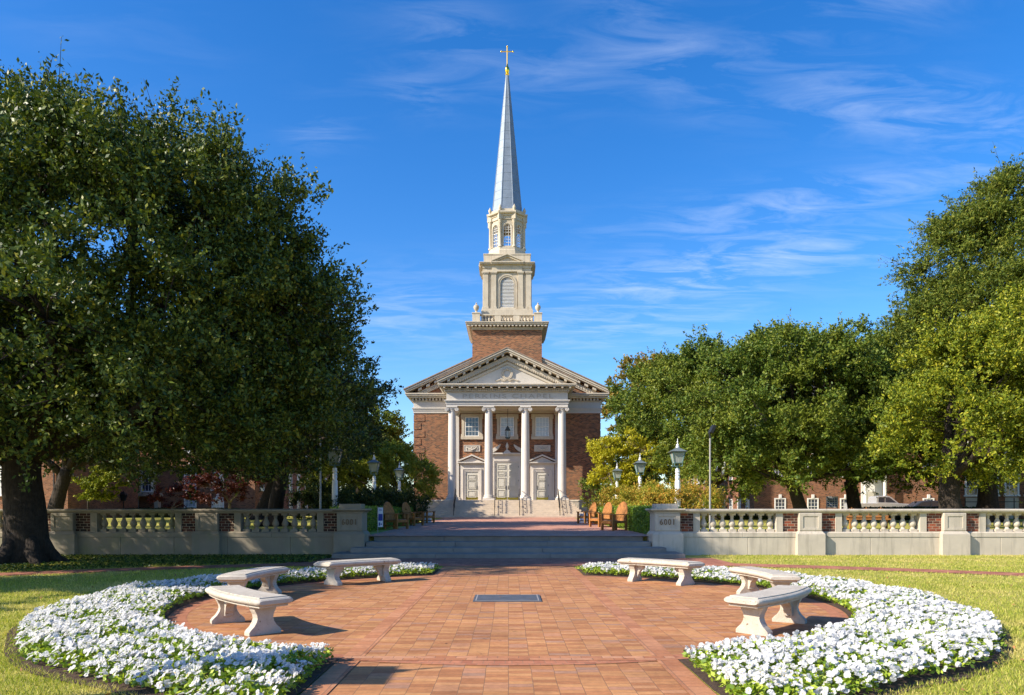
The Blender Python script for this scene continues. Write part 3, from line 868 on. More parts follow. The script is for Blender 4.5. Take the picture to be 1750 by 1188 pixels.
for i, (x, y, lab) in enumerate(lamps):
    o = lamp if i == 0 else copy_tree(lamp)
    o.location = (x, y, TER(y) if y > 25.5 else 0)
    o['label'] = lab
    if i == 6: o['group'] = 'white lamp posts with green lanterns along the terrace'

# floodlight poles
def flood(x, y, z, lab):
    r = empty('floodlight_pole', (x, y, z), lab, 'floodlight', 'slim grey floodlight poles behind the walls')
    MB().tube([(x, y, z - .1), (x, y, z + 3.75)], [.044, .032], 10).build('pole', M['grey_metal'], r)
    h = MB(); h.tube([(x, y, z + 3.7), (x - .03, y, z + 3.9), (x + .03, y, z + 3.98)], .04, 6)
    h.extrude([(x - .04, z + 3.92), (x + .06, z + 3.88), (x + .20, z + 4.18), (x + .10, z + 4.22)], 'y', y - .22, y + .22)
    h.build('lamp_head', M['black_iron'], r)
flood(7.95, 30, .62, 'slim grey floodlight pole with tilted head behind the right wall')
flood(-7.42, 30, .62, 'slim grey floodlight pole reaching into the oak leaves behind the left wall')

# ------------------------------------------------------------------ wooden armchairs on the terrace
def make_chair():
    root = empty('wooden_armchair', (0, 0, 0), '-', 'armchair', 'round backed wooden armchairs along the terrace hedges')
    W = M['chair_wood']
    # faces -X ; back at +X
    MB().extrude([(-.33, .40), (.24, .35), (.24, .385), (-.33, .435)], 'y', -.29, .29).build('seat', M['chair_wood_grey'], root, bevel=.006)
    for x, y, h in ((-.34, -.33, .64), (-.34, .33, .64), (.27, -.30, .62), (.27, .30, .62)):
        MB().box(x - .045, x + .045, y - .035, y + .035, 0, h).build('leg', W, root, bevel=.006)
    for y in (-.33, .33):
        MB().box(-.42, .36, y - .065, y + .065, .64, .672).build('armrest', W, root, bevel=.008)
    mb = MB(); mb.box(-.30, .24, -.345, -.315, .30, .395).box(-.30, .24, .315, .345, .30, .395).box(-.37, -.335, -.30, .30, .29, .40)
    mb.box(-.30, .24, -.335, -.315, .12, .17).box(-.30, .24, .315, .335, .12, .17)
    mb.build('rail', W, root, bevel=.005)
    # arched back of upright slats, leaning
    slats = MB(); n = 7
    for i in range(n):
        y0 = -.29 + .58 * i / n; y1 = y0 + .58 / n - .008
        pts = []
        top = lambda y: .66 + .50 * math.sqrt(max(0, 1 - (y / .31) ** 2))
        for y in (y0, y1): pass
        xb, xt = .22, .38
        X_ = lambda z: xb + (xt - xb) * (z - .36) / .8
        v = []
        ys = [y0, (y0 + y1) / 2, y1]
        zs = [top(y) for y in ys]
        poly = [(y0, .36), (y1, .36)] + [(y, z) for y, z in zip(ys[::-1], zs[::-1])]
        vs = [(X_(z), y, z) for y, z in poly] + [(X_(z) + .028, y, z) for y, z in poly]
        k = len(poly)
        slats.add(vs, [tuple(range(k)), tuple(range(2 * k - 1, k - 1, -1))] + [(a, (a + 1) % k, k + (a + 1) % k, k + a) for a in range(k)])
    slats.build('backrest', W, root, bevel=.003)
    # rim of the arch
    rim = MB(); pts = []
    for i in range(13):
        a = PI * i / 12
        y = .31 * math.cos(a); z = .66 + .51 * math.sin(a)
        pts.append((.22 + .16 * (z - .36) / .8 + .014, y, z))
    rim.tube(pts, .026, 6); rim.build('back_rim', W, root)
    return root
chair = make_chair()
spots = [(4.40, 31.4, R(30), 'sunlit round backed wooden armchair nearest the right end pier'), (4.42, 36.2, R(28), 'wooden armchair between the two others by the right hedge'), (4.40, 42.4, R(26), 'wooden armchair by the right hedge, farthest of the three, near the chapel steps'),
         (-4.95, 33.2, PI - R(30), 'shaded round backed wooden armchair nearest the left end pier'), (-4.86, 38.4, PI - R(28), 'shaded wooden armchair between the two others by the left hedge'), (-4.80, 43.6, PI - R(26), 'shaded wooden armchair by the left hedge, farthest of the three')]
for i, (x, y, rz, lab) in enumerate(spots):
    o = chair if i == 0 else copy_tree(chair)
    o.location = (x, y, TER(y) + .014); o.rotation_euler = (0, 0, rz); o.scale = (1.12, 1.12, 1.0); o['label'] = lab
for x, y, lab in ((4.5, 44.6, 'small white box table behind the farthest right armchair'), (-4.95, 45.8, 'small white box table behind the farthest left armchair')):
    z = TER(y)
    r = empty('side_table', (x, y, z), lab, 'side table', 'small white tables beside the armchairs')
    MB().box(x - .38, x + .38, y - .3, y + .3, z + .48, z + .54).build('table_top', M['white_paint'], r, bevel=.01)
    MB().box(x - .30, x + .30, y - .24, y + .24, z + .01, z + .482).build('base', M['white_paint'], r, bevel=.01)
# ------------------------------------------------------------------ chapel
XC = -.12
OFF = (XC, 0, 0)
ch = empty('chapel', (XC, 68.2, .80), 'red brick chapel with white columned portico and tall grey steeple topped by a gold cross', 'chapel')
def P(): return MB(OFF)
NW, NY = 8.35, 68.2
# nave
m = P(); m.box(-NW, NW, NY, 98, 2.30, 10.2)
s_ = .46
m.extrude([(-NW, 11.1), (NW, 11.1), (NW, 12.0), (0, 12.0 + NW * s_), (-NW, 12.0)], 'y', NY + .02, 97.9)
nave = m.build('nave_wall', M['brick_chapel'], ch)
# long-and-short brick quoins on the front corners
m = P()
for i in range(11):
    w = .62 if i % 2 else .95
    z = 2.34 + i * .70
    P().box(-NW - .03, -NW + w, NY - .035, NY + .4, z, z + .58).build('quoin', M['brick_chapel'], nave)
    P().box(NW - w, NW + .03, NY - .035, NY + .4, z, z + .58).build('quoin', M['brick_chapel'], nave)
m = P(); m.box(-NW - .10, NW + .10, NY - .10, 98.1, .7, 2.16); m.extrude([(NY - .13, 2.162), (NY - .13, 2.25), (NY - .05, 2.32), (NY + .3, 2.32), (NY + .3, 2.162)], 'x', -NW - .13, NW + .13)
m.build('water_table', M['limestone'], ch)
m = P()
m.box(-NW - .06, NW + .06, NY - .06, 98.06, 10.08, 10.30).box(-NW - .11, NW + .11, NY - .11, 98.1, 10.302, 10.46).box(-NW - .17, NW + .17, NY - .17, 98.17, 10.462, 10.58)
m.box(-NW - .04, NW + .04, NY - .04, 98.04, 10.582, 11.10)
m.build('stone_band', M['pale_stone'], ch, bevel=.01)
m = P()
def ring_cornice(m, w, y0, y1, z0, z1):
    m.box(-w, w, y0, y1, z0, z1)
ring_cornice(m, NW + .14, NY - .14, 98.1, 11.102, 11.20)
ring_cornice(m, NW + .48, NY - .48, 98.4, 11.40, 11.56)
ring_cornice(m, NW + .65, NY - .65, 98.6, 11.562, 11.70)
ring_cornice(m, NW + .72, NY - .72, 98.7, 11.702, 11.80)
corn = m.build('nave_cornice', M['limestone'], ch, bevel=.01)
m = P()
k = int(2 * (NW + .2) / .30)
for i in range(k):
    x = -NW - .15 + i * .30
    if abs(x) > 4.9: m.box(x, x + .17, NY - .30, NY, 11.202, 11.40)
m.build('dentil_molding', M['limestone'], corn)
# gable of the nave: raking cornice, brackets, roof
def rake(m, half, zb, y0, y1, t0, t1, s=s_, clip=0):
    """a sloping band between t0 and t1 above the line that rises from (half, zb)"""
    for sg in (-1, 1):
        pts = [(sg * half, zb + t0), (sg * half, zb + t1), (sg * clip, zb + t1 + (half - clip) * s), (sg * clip, zb + t0 + (half - clip) * s)]
        m.extrude(pts, 'y', y0, y1)
def rake_blocks(m, half, zb, y0, y1, t0, t1, pitch, wid, s=s_, xmin=.2, each=None):
    x = xmin
    while x < half - wid:
        for sg in (-1, 1):
            za, zb_ = zb + (half - x) * s, zb + (half - x - wid) * s
            mm = P() if each else m
            mm.extrude([(sg * x, za + t0), (sg * x, za + t1), (sg * (x + wid), zb_ + t1), (sg * (x + wid), zb_ + t0)], 'y', y0, y1)
            if each: mm.build('bracket', M['limestone'], each)
        x += pitch
m = P()
rake(m, 9.05, 11.80, 67.50, 98.4, .0, .12, clip=3.0); rake(m, 9.10, 11.80, 67.42, 98.4, .122, .26, clip=3.0)
rake(m, 8.6, 11.70, 68.05, 68.6, -.46, -.02, clip=3.0)
rk = m.build('raking_cornice', M['limestone'], ch, bevel=.008)
m = P(); rake_blocks(m, 8.6, 11.72, 67.62, 68.2, -.02, .16, .72, .30, xmin=3.3, each=rk); rake_blocks(m, 8.4, 11.4, 67.98, 68.1, .04, .18, .24, .13, xmin=3.2)
m.build('dentil_molding', M['limestone'], rk)
m = P(); rake(m, 9.2, 11.80, 67.36, 98.6, .262, .36)
m.build('nave_roof', M['roof_edge'], ch)
# portico
PY = 65.65
m = P()
m.box(-5.22, 5.22, 65.2, NY - .02, 10.335, 10.50).box(-5.27, 5.27, 65.15, NY - .02, 10.502, 10.66).box(-5.33, 5.33, 65.09, NY - .02, 10.662, 10.76).box(-5.40, 5.40, 65.02, NY - .02, 10.762, 10.84)
ent = m.build('architrave', M['column_stone'], ch, bevel=.01)
m = P(); m.box(-5.20, 5.20, 65.18, NY - .02, 10.842, 11.47)
fr = m.build('frieze', M['pale_stone'], ch)
M['shaded_letter'] = plain('shaded_letter', (.40, .34, .27), .1, 6, .9, 0)  # darker stone tone stands in for the shade inside incised letters
text_part('lettering', 'PERKINS CHAPEL', .52, (XC + .05, 65.178, 11.15), M['shaded_letter'], fr, .012, 7.75)
m = P()
m.box(-5.28, 5.28, 65.10, NY - .02, 11.472, 11.56).box(-5.34, 5.34, 65.04, NY - .02, 11.562, 11.72)
m.box(-5.50, 5.50, 64.88, NY - .02, 11.74, 11.80).box(-5.80, 5.80, 64.52, NY - .02, 11.93, 12.04).box(-5.88, 5.88, 64.44, NY - .02, 12.042, 12.14)
co = m.build('portico_cornice', M['limestone'], ch, bevel=.01)
m = P()
x = -5.36
while x < 5.3:
    m.box(x, x + .10, 64.96, 65.1, 11.58, 11.72); x += .17
for i in range(17):
    x = -5.44 + i * 10.72 / 16 - .0
    P().box(x, x + .17, 64.56, 65.0, 11.80, 11.93).build('bracket', M['limestone'], co)
for sg in (-1, 1):
    for i in range(5): m.box(min(sg * 5.3, sg * 5.76), max(sg * 5.3, sg * 5.76), 65.2 + i * .62, 65.37 + i * .62, 11.80, 11.93)
m.build('dentil_molding', M['limestone'], co)
m = P(); m.extrude([(-5.2, 12.0), (5.2, 12.0), (0, 12.0 + 5.2 * s_)], 'y', 65.26, 66.4)
ty = m.build('tympanum', M['pale_stone'], ch)
# wreath with ribbons in low relief
m = P()
m.box(-.62, .62, 65.235, 65.27, 12.55, 13.62)
m.build('panel', M['pale_stone'], ty, bevel=.006)
m = P()
rg = [(.38 * math.cos(2 * PI * i / 24), 65.21, 13.10 + .40 * math.sin(2 * PI * i / 24)) for i in range(25)]
m.tube(rg, .075, 8)
for i in range(24):
    a = 2 * PI * i / 24
    for rr in (.33, .45):
        m.tube([(rr * math.cos(a), 65.17, 13.10 + rr * 1.04 * math.sin(a)), (rr * 1.08 * math.cos(a + .2), 65.15, 13.1 + rr * 1.1 * math.sin(a + .2))], [.05, .02], 5)
for sg in (-1, 1):
    m.tube([(0, 65.2, 12.66), (sg * .3, 65.2, 12.58), (sg * .55, 65.2, 12.64), (sg * .8, 65.21, 12.52), (sg * 1.05, 65.22, 12.5)], [.06, .07, .05, .06, .02], 6)
    m.tube([(0, 65.2, 12.62), (sg * .2, 65.2, 12.50), (sg * .5, 65.21, 12.47)], [.05, .05, .02], 6)
m.build('wreath', M['limestone'], ty)
m = P()
rake(m, 5.88, 12.14, 64.52, 67.4, .0, .12); rake(m, 5.93, 12.14, 64.42, 67.4, .122, .26)
rake(m, 5.45, 12.14, 65.02, 66.5, -.40, -.02); rake(m, 5.2, 12.14, 65.14, 66.5, -.62, -.402)
rk = m.build('pediment_rake', M['limestone'], ch, bevel=.008)
m = P(); rake_blocks(m, 5.6, 12.12, 64.58, 65.1, -.04, .12, .66, .20, xmin=.25, each=rk); rake_blocks(m, 5.3, 12.06, 64.94, 65.1, -.30, -.14, .19, .10, xmin=.1)
m.build('dentil_molding', M['limestone'], rk)
m = P(); rake(m, 6.0, 12.14, 64.38, 67.5, .262, .34); m.build('portico_roof', M['roof_edge'], ch)
# ceiling of the porch
m = P(); m.box(-5.0, 5.0, 65.75, NY - .03, 10.26, 10.333)
m.build('porch_ceiling', M['limestone'], ch)
# stylobate and stairs
m = P()
for i in range(9):
    w = 6.62 - i * .145
    m.box(-w, w, 62.6 + i * .28, NY - .12, .80 + i * .162 - (.15 if i == 0 else .01), .80 + (i + 1) * .162)
m.build('stair', M['chapel_step'], ch, bevel=.012)
FZ = .80 + 9 * .162
# columns
def column(x):
    c = empty('column', (0, 0, 0)); c.parent = ch
    m = MB((XC + x, PY, 0))
    m.box(-.53, .53, -.53, .53, FZ, FZ + .16)
    m.lathe([(.50, FZ + .16), (.52, FZ + .21), (.50, FZ + .27), (.43, FZ + .30), (.42, FZ + .34), (.45, FZ + .37), (.45, FZ + .40), (.39, FZ + .43), (.375, FZ + .46)], 0, 0, 0, 28)
    m.build('base', M['column_stone'], c)
    m = MB((XC + x, PY, 0))
    pr = []
    for i in range(13):
        t = i / 12
        r = .37 - .055 * t ** 1.8
        z = FZ + .45 + t * (9.93 - FZ - .45)
        pr.append((r, z))
    m.lathe(pr, 0, 0, 0, 32); m.build('shaft', M['column_stone'], c, angle=60)
    m = MB((XC + x, PY, 0))
    m.lathe([(.315, 9.92), (.35, 9.94), (.35, 9.97), (.32, 9.99), (.36, 10.03), (.40, 10.08), (.40, 10.12)], 0, 0, 0, 28)
    m.box(-.45, .45, -.36, .36, 10.08, 10.22); m.box(-.47, .47, -.45, .45, 10.22, 10.335)
    for sg in (-1, 1):
        pts = [(sg * .42, -.38, 10.06), (sg * .42, .38, 10.06)]
        m.tube([(sg * .42, -.40, 10.06), (sg * .42, -.15, 10.06), (sg * .42, 0, 10.06), (sg * .42, .15, 10.06), (sg * .42, .40, 10.06)], [.175, .15, .12, .15, .175], 18)
        for yy_ in (-.415, .415):
            sp_ = []
            for i in range(26):
                a = i / 25 * 4.2 * PI; r = .155 * (1 - i / 28)
                sp_.append((sg * (.42 - 0) + sg * r * math.sin(a), yy_, 10.06 + r * math.cos(a)))
            m.tube(sp_, .018, 5)
            m.tube([(sg * .42, yy_ * .97, 10.06), (sg * .42, yy_ * 1.05, 10.06)], .035, 8)
    m.build('capital', M['column_stone'], c)
for x in (-4.74, -1.58, 1.58, 4.74): column(x)
for sg in (-1, 1):
    m = P(); x = sg * 4.62
    m.box(x - .32, x + .32, NY - .14, NY + .05, FZ + .3, 9.95).box(x - .38, x + .38, NY - .20, NY + .05, FZ, FZ + .3).box(x - .40, x + .40, NY - .22, NY + .05, 9.952, 10.30)
    m.build('pilaster', M['column_stone'], ch, bevel=.01)
# porch wall openings
def frame_rect(m, x0, x1, z0, z1, w, y0, y1, sill=True):
    m.box(x0 - w, x0, y0, y1, z0, z1 + w).box(x1, x1 + w, y0, y1, z0, z1 + w).box(x0, x1, y0, y1, z1, z1 + w)
    if sill: m.box(x0 - w, x1 + w, y0, y1, z0 - w, z0)
for x, pane in ((-3.15, 'pane'), (0, 'pane_blind'), (3.15, 'pane_blind')):
    m = P()
    x0, x1, z0, z1 = x - .58, x + .58, 8.03, 9.70
    frame_rect(m, x0 - .08, x1 + .08, z0 - .02, z1 + .06, .26, NY - .10, NY + .02, False)
    m.box(x0 - .42, x1 + .42, NY - .14, NY + .02, z0 - .30, z0 - .02)
    for sg in (-1, 1):
        m.box(x + sg * .92 - .09, x + sg * .92 + .09, NY - .085, NY + .02, z1 - .12, z1 + .30)
        m.box(x + sg * .92 - .06, x + sg * .92 + .06, NY - .085, NY + .02, z0 - .02, z0 + .18)
    wd = m.build('window', M['limestone'], ch, bevel=.01)
    m = P(); frame_rect(m, x0 + .03, x1 - .03, z0 + .05, z1 - .03, .08, NY - .075, NY + .02)
    zm = (z0 + z1) / 2
    m.box(x0 + .03, x1 - .03, NY - .07, NY - .01, zm - .03, zm + .03)
    for i in (1, 2, 3):
        xx = x0 + .03 + (x1 - x0 - .06) * i / 4; m.box(xx - .013, xx + .013, NY - .05, NY - .01, z0 + .05, z1 - .03)
    for zz_ in (z0 + (zm - z0) / 2, zm + (z1 - zm) / 2): m.box(x0 + .03, x1 - .03, NY - .052, NY - .01, zz_ - .013, zz_ + .013)
    m.build('sash', M['window_white'], wd)
    m = P(); m.box(x0 + .02, x1 - .02, NY - .03, NY - .005, z0 + .04, z1 - .02); m.build('glass', M[pane], wd)
for x in (-3.15, 3.15):
    m = P(); z0, z1 = 6.66, 7.22
    m.box(x - .72, x + .72, NY - .04, NY + .02, z0, z1); frame_rect(m, x - .66, x + .66, z0 + .06, z1 - .06, .07, NY - .075, NY + .01)
    sw = m.build('relief_panel', M['pale_stone'], ch, bevel=.006)
    m = P()
    m.tube([(x - .45, NY - .07, 7.08), (x - .28, NY - .09, 6.90), (x, NY - .10, 6.80), (x + .28, NY - .09, 6.90), (x + .45, NY - .07, 7.08)], [.035, .06, .085, .06, .035], 8)
    for sg in (-1, 1):
        m.tube([(x + sg * .45, NY - .06, 7.1), (x + sg * .5, NY - .07, 6.95), (x + sg * .46, NY - .06, 6.8)], [.05, .03, .04], 6)
        m.tube([(x + sg * .12, NY - .07, 7.0), (x + sg * .3, NY - .07, 7.08)], .03, 6)
    m.lathe([(.02, 0), (.08, .04), (.08, .1), (.02, .14)], x, NY - .07, 6.93, 8)
    m.build('garland', M['pale_stone'], sw)
def door_leaf(x0, x1, z0, z1, hinge_left, handle_x, parent, rows):
    y = NY - .04
    m = P(); m.box(x0, x1, y, NY + .02, z0, z1); d = m.build('door', M['door_paint'], parent)
    m = P(); w = x1 - x0
    for (a, b) in rows:
        for (ca, cb) in ((.16, .84),):
            xa, xb, za, zb = x0 + w * ca, x0 + w * cb, z0 + (z1 - z0) * a, z0 + (z1 - z0) * b
            frame_rect(m, xa + .03, xb - .03, za + .03, zb - .03, .045, y - .05, y + .003)
            m.box(xa + .11, xb - .11, y - .04, y + .003, za + .11, zb - .11)
    m.build('door_panel', M['door_paint'], d, bevel=.006)
    m = P(); m.box(x0 + .03, x1 - .03, y - .012, y + .002, z0 + .03, z0 + .30); m.build('kick_plate', M['brass'], d)
    m = P(); m.box(handle_x - .025, handle_x + .025, y - .05, y + .002, z0 + .98, z0 + 1.32); m.build('handle', M['black_iron'], d)
    m = P(); hx = x0 + .01 if hinge_left else x1 - .01
    for t in (.12, .5, .86): m.box(hx - .02, hx + .02, y - .02, y + .002, z0 + (z1 - z0) * t, z0 + (z1 - z0) * t + .16)
    m.build('hinge', M['black_iron'], d)
rows4 = [(.11, .34), (.40, .68), (.72, .90)]
for x in (-3.15, 3.15):
    m = P(); x0, x1, z0, z1 = x - .56, x + .56, FZ + .0, FZ + 2.56
    frame_rect(m, x0, x1, z0, z1, .10, NY - .10, NY + .02, False); frame_rect(m, x0 - .10, x1 + .10, z0, z1 + .10, .12, NY - .13, NY + .02, False)
    frame_rect(m, x0 - .22, x1 + .22, z0, z1 + .22, .08, NY - .17, NY + .02, False)
    m.box(x0 - .52, x0 - .302, NY - .08, NY + .02, z0, z1 + .70).box(x1 + .302, x1 + .52, NY - .08, NY + .02, z0, z1 + .70)
    m.box(x0 - .302, x1 + .302, NY - .08, NY + .02, z1 + .302, z1 + .70)
    m.box(x0 - .60, x1 + .60, NY - .22, NY + .02, z1 + .702, z1 + .78).box(x0 - .72, x1 + .72, NY - .34, NY + .02, z1 + .782, z1 + .88)
    m2 = MB((XC + x, 0, 0))
    rake(m2, 1.30, z1 + .88, NY - .34, NY + .02, 0, .13, s=.42); m2.extrude([(-1.05, z1 + .88), (1.05, z1 + .88), (0, z1 + .88 + 1.1 * .42)], 'y', NY - .12, NY + .02)
    n = len(m.v); m.v += m2.v; m.f += [tuple(i + n for i in f) for f in m2.f]
    ds = m.build('doorcase', M['column_stone'], ch, bevel=.01)
    door_leaf(x0, x1, z0 + .01, z1, x > 0 and False or x < 0, x1 - .12 if x < 0 else x0 + .12, ds, rows4)
m = P(); x0, x1, z0, z1 = -1.03, 1.03, FZ, FZ + 3.42
frame_rect(m, x0, x1, z0, z1, .10, NY - .10, NY + .02, False); frame_rect(m, x0 - .10, x1 + .10, z0, z1 + .10, .10, NY - .14, NY + .02, False)
m.box(x0 - .42, x0 - .202, NY - .09, NY + .02, z0, z1 + .62).box(x1 + .202, x1 + .42, NY - .09, NY + .02, z0, z1 + .62).box(x0 - .202, x1 + .202, NY - .09, NY + .02, z1 + .202, z1 + .62)
m.box(x0 - .50, x1 + .50, NY - .22, NY + .02, z1 + .622, z1 + .72).box(x0 - .66, x1 + .66, NY - .36, NY + .02, z1 + .722, z1 + .84)
for sg in (-1, 1):  # broken scrolled pediment
    pts = [(1.72, 0), (1.72, .10), (1.30, .38), (.95, .56), (.66, .74), (.58, .76), (.60, .64), (.74, .40), (.98, .18), (1.22, .04), (1.3, 0)]
    m.extrude([(sg * a, z1 + .84 + b) for a, b in pts], 'y', NY - .34, NY + .02)
m.frustum(-.34, .34, NY - .30, NY + .02, z1 + .842, -.16, .16, NY - .24, NY + .02, z1 + 1.06)
m.lathe([(.10, 0), (.10, .06), (.05, .10), (.07, .16), (.14, .30), (.15, .42), (.10, .50), (.12, .54), (.06, .60), (.03, .70), (.01, .74)], 0, NY - .12, z1 + 1.06, 14, smooth=False)
ds = m.build('doorcase', M['column_stone'], ch, bevel=.008)
rows5 = [(.08, .28), (.34, .60), (.655, .765), (.83, .93)]
door_leaf(x0, -.008, z0 + .01, z1, True, -.12, ds, rows5)
door_leaf(.008, x1, z0 + .01, z1, False, .12, ds, rows5)
# ---- tower
TC = 70.4
m = P(); m.box(-3.08, 3.08, TC - 3.1, TC + 3.1, 11.6, 17.42); m.build('tower_base', M['brick_chapel'], ch)
m = P()
for z0, z1, e in ((17.36, 17.46, .06), (17.46, 17.58, .12), (17.70, 17.78, .42), (17.78, 17.90, .54), (17.90, 17.97, .60)):
    m.box(-3.08 - e, 3.08 + e, TC - 3.1 - e, TC + 3.1 + e, z0 + .001, z1)
tc_ = m.build('tower_cornice', M['limestone'], ch, bevel=.01)
m = P()
for i in range(22):
    t = -3.4 + 6.8 * i / 21
    for sg in (-1, 1):
        m.box(t - .09, t + .09, min(TC + sg * 3.2, TC + sg * 3.56), max(TC + sg * 3.2, TC + sg * 3.56), 17.58, 17.70)
        m.box(min(sg * 3.18, sg * 3.54), max(sg * 3.18, sg * 3.54), TC + t - .09, TC + t + .09, 17.582, 17.698)
m.build('dentil_molding', M['limestone'], tc_)
bal = empty('tower_balustrade', (0, 0, 0)); bal.parent = ch
m = P()
for sx in (-1, 1):
    for sy in (-1, 1): m.box(sx * 2.74 - .34, sx * 2.74 + .34, TC + sy * 2.74 - .34, TC + sy * 2.74 + .34, 17.96, 18.80).box(sx * 2.74 - .38, sx * 2.74 + .38, TC + sy * 2.74 - .38, TC + sy * 2.74 + .38, 18.80, 18.90)
m.build('pedestal', M['belfry_stone'], bal, bevel=.01)
m = P()
for sg in (-1, 1):
    m.box(-2.4, 2.4, TC + sg * 2.74 - .18, TC + sg * 2.74 + .18, 17.97, 18.10).box(-2.4, 2.4, TC + sg * 2.74 - .18, TC + sg * 2.74 + .18, 18.68, 18.80)
    m.box(sg * 2.74 - .18, sg * 2.74 + .18, TC - 2.4, TC + 2.4, 17.971, 18.099).box(sg * 2.74 - .18, sg * 2.74 + .18, TC - 2.4, TC + 2.4, 18.681, 18.799)
    for c in (-.83, .83):
        m.box(c - .27, c + .27, TC + sg * 2.74 - .16, TC + sg * 2.74 + .16, 18.10, 18.68)
        m.box(sg * 2.74 - .16, sg * 2.74 + .16, TC + c - .27, TC + c + .27, 18.10, 18.68)
m.build('rail', M['belfry_stone'], bal, bevel=.008)
m = P()
tb = [(.10, 0), (.10, .06), (.06, .09), (.11, .2), (.12, .27), (.06, .40), (.05, .46), (.10, .50), (.10, .58)]
for c in (-2.2, -1.9, -1.6, -1.3, -.4, -.13, .13, .4, 1.3, 1.6, 1.9, 2.2):
    for sg in (-1, 1):
        m.lathe(tb, c, TC + sg * 2.74, 18.10, 8); m.lathe(tb, sg * 2.74, TC + c, 18.10, 8)
m.build('baluster_row', M['belfry_stone'], bal)
urn = [(.20, 0), (.20, .08), (.09, .12), (.08, .20), (.20, .34), (.25, .50), (.25, .60), (.19, .64), (.21, .68), (.13, .74), (.06, .78), (.05, .84), (.08, .88), (.03, .94), (.01, .96)]
for sx in (-1, 1):
    for sy in (-1, 1):
        m = P(); m.lathe(urn, sx * 2.74, TC + sy * 2.74, 18.90, 14); m.build('urn', M['belfry_stone'], bal)
# belfry with arched openings
def arch_face(m, cx, cy, ang, half, z0, z1, ow, zb, zs, th):
    """an upright panel of thickness th with an arched hole; ang turns its outward side from -Y"""
    ca, sa = math.cos(ang), math.sin(ang)
    def W(u, d, z): return (cx + u * ca - (-d) * sa * -1 * -1 if False else cx + u * ca + d * sa, cy + u * sa - d * ca, z)
    def slab(pts):
        k = len(pts); vs = [W(u, 0, z) for u, z in pts] + [W(u, -th, z) for u, z in pts]
        m.add(vs, [tuple(range(k)), tuple(range(2 * k - 1, k - 1, -1))] + [(i, (i + 1) % k, k + (i + 1) % k, k + i) for i in range(k)])
    slab([(-half, z0), (-ow, z0), (-ow, zs), (-half, zs)]); slab([(ow, z0), (half, z0), (half, zs), (ow, zs)])
    if zb > z0: slab([(-ow, z0), (ow, z0), (ow, zb), (-ow, zb)])
    n = 10
    ar = [(-ow * math.cos(PI * i / n), zs + ow * math.sin(PI * i / n)) for i in range(n + 1)]
    slab([(-half, zs), (-ow, zs), (-ow, z1), (-half, z1)]); slab([(ow, zs), (half, zs), (half, z1), (ow, z1)])
    for (u0, w0), (u1, w1) in zip(ar, ar[1:]): slab([(u0, w0), (u1, w1), (u1, z1), (u0, z1)])
    return W
def arch_trim(m, W, ow, zb, zs, wid, d0, d1):
    n = 12
    def q(a, b, c, d):
        vs = [W(u, d1, z) for u, z in (a, b, c, d)] + [W(u, d0, z) for u, z in (a, b, c, d)]
        m.add(vs, [(0, 1, 2, 3), (7, 6, 5, 4), (0, 1, 5, 4), (1, 2, 6, 5), (2, 3, 7, 6), (3, 0, 4, 7)])
    o = ow + wid
    q((-o, zb), (-ow, zb), (-ow, zs), (-o, zs)); q((ow, zb), (o, zb), (o, zs), (ow, zs))
    for i in range(n):
        a, b = PI * i / n, PI * (i + 1) / n
        q((ow * math.cos(a), zs + ow * math.sin(a)), (o * math.cos(a), zs + o * math.sin(a)), (o * math.cos(b), zs + o * math.sin(b)), (ow * math.cos(b), zs + ow * math.sin(b)))
BW = 2.06
bel = P(); trims = P(); louvs = []
bel.box(-2.32, 2.32, TC - 2.32, TC + 2.32, 17.98, 19.34); bel.box(-2.26, 2.26, TC - 2.26, TC + 2.26, 19.34, 19.46)
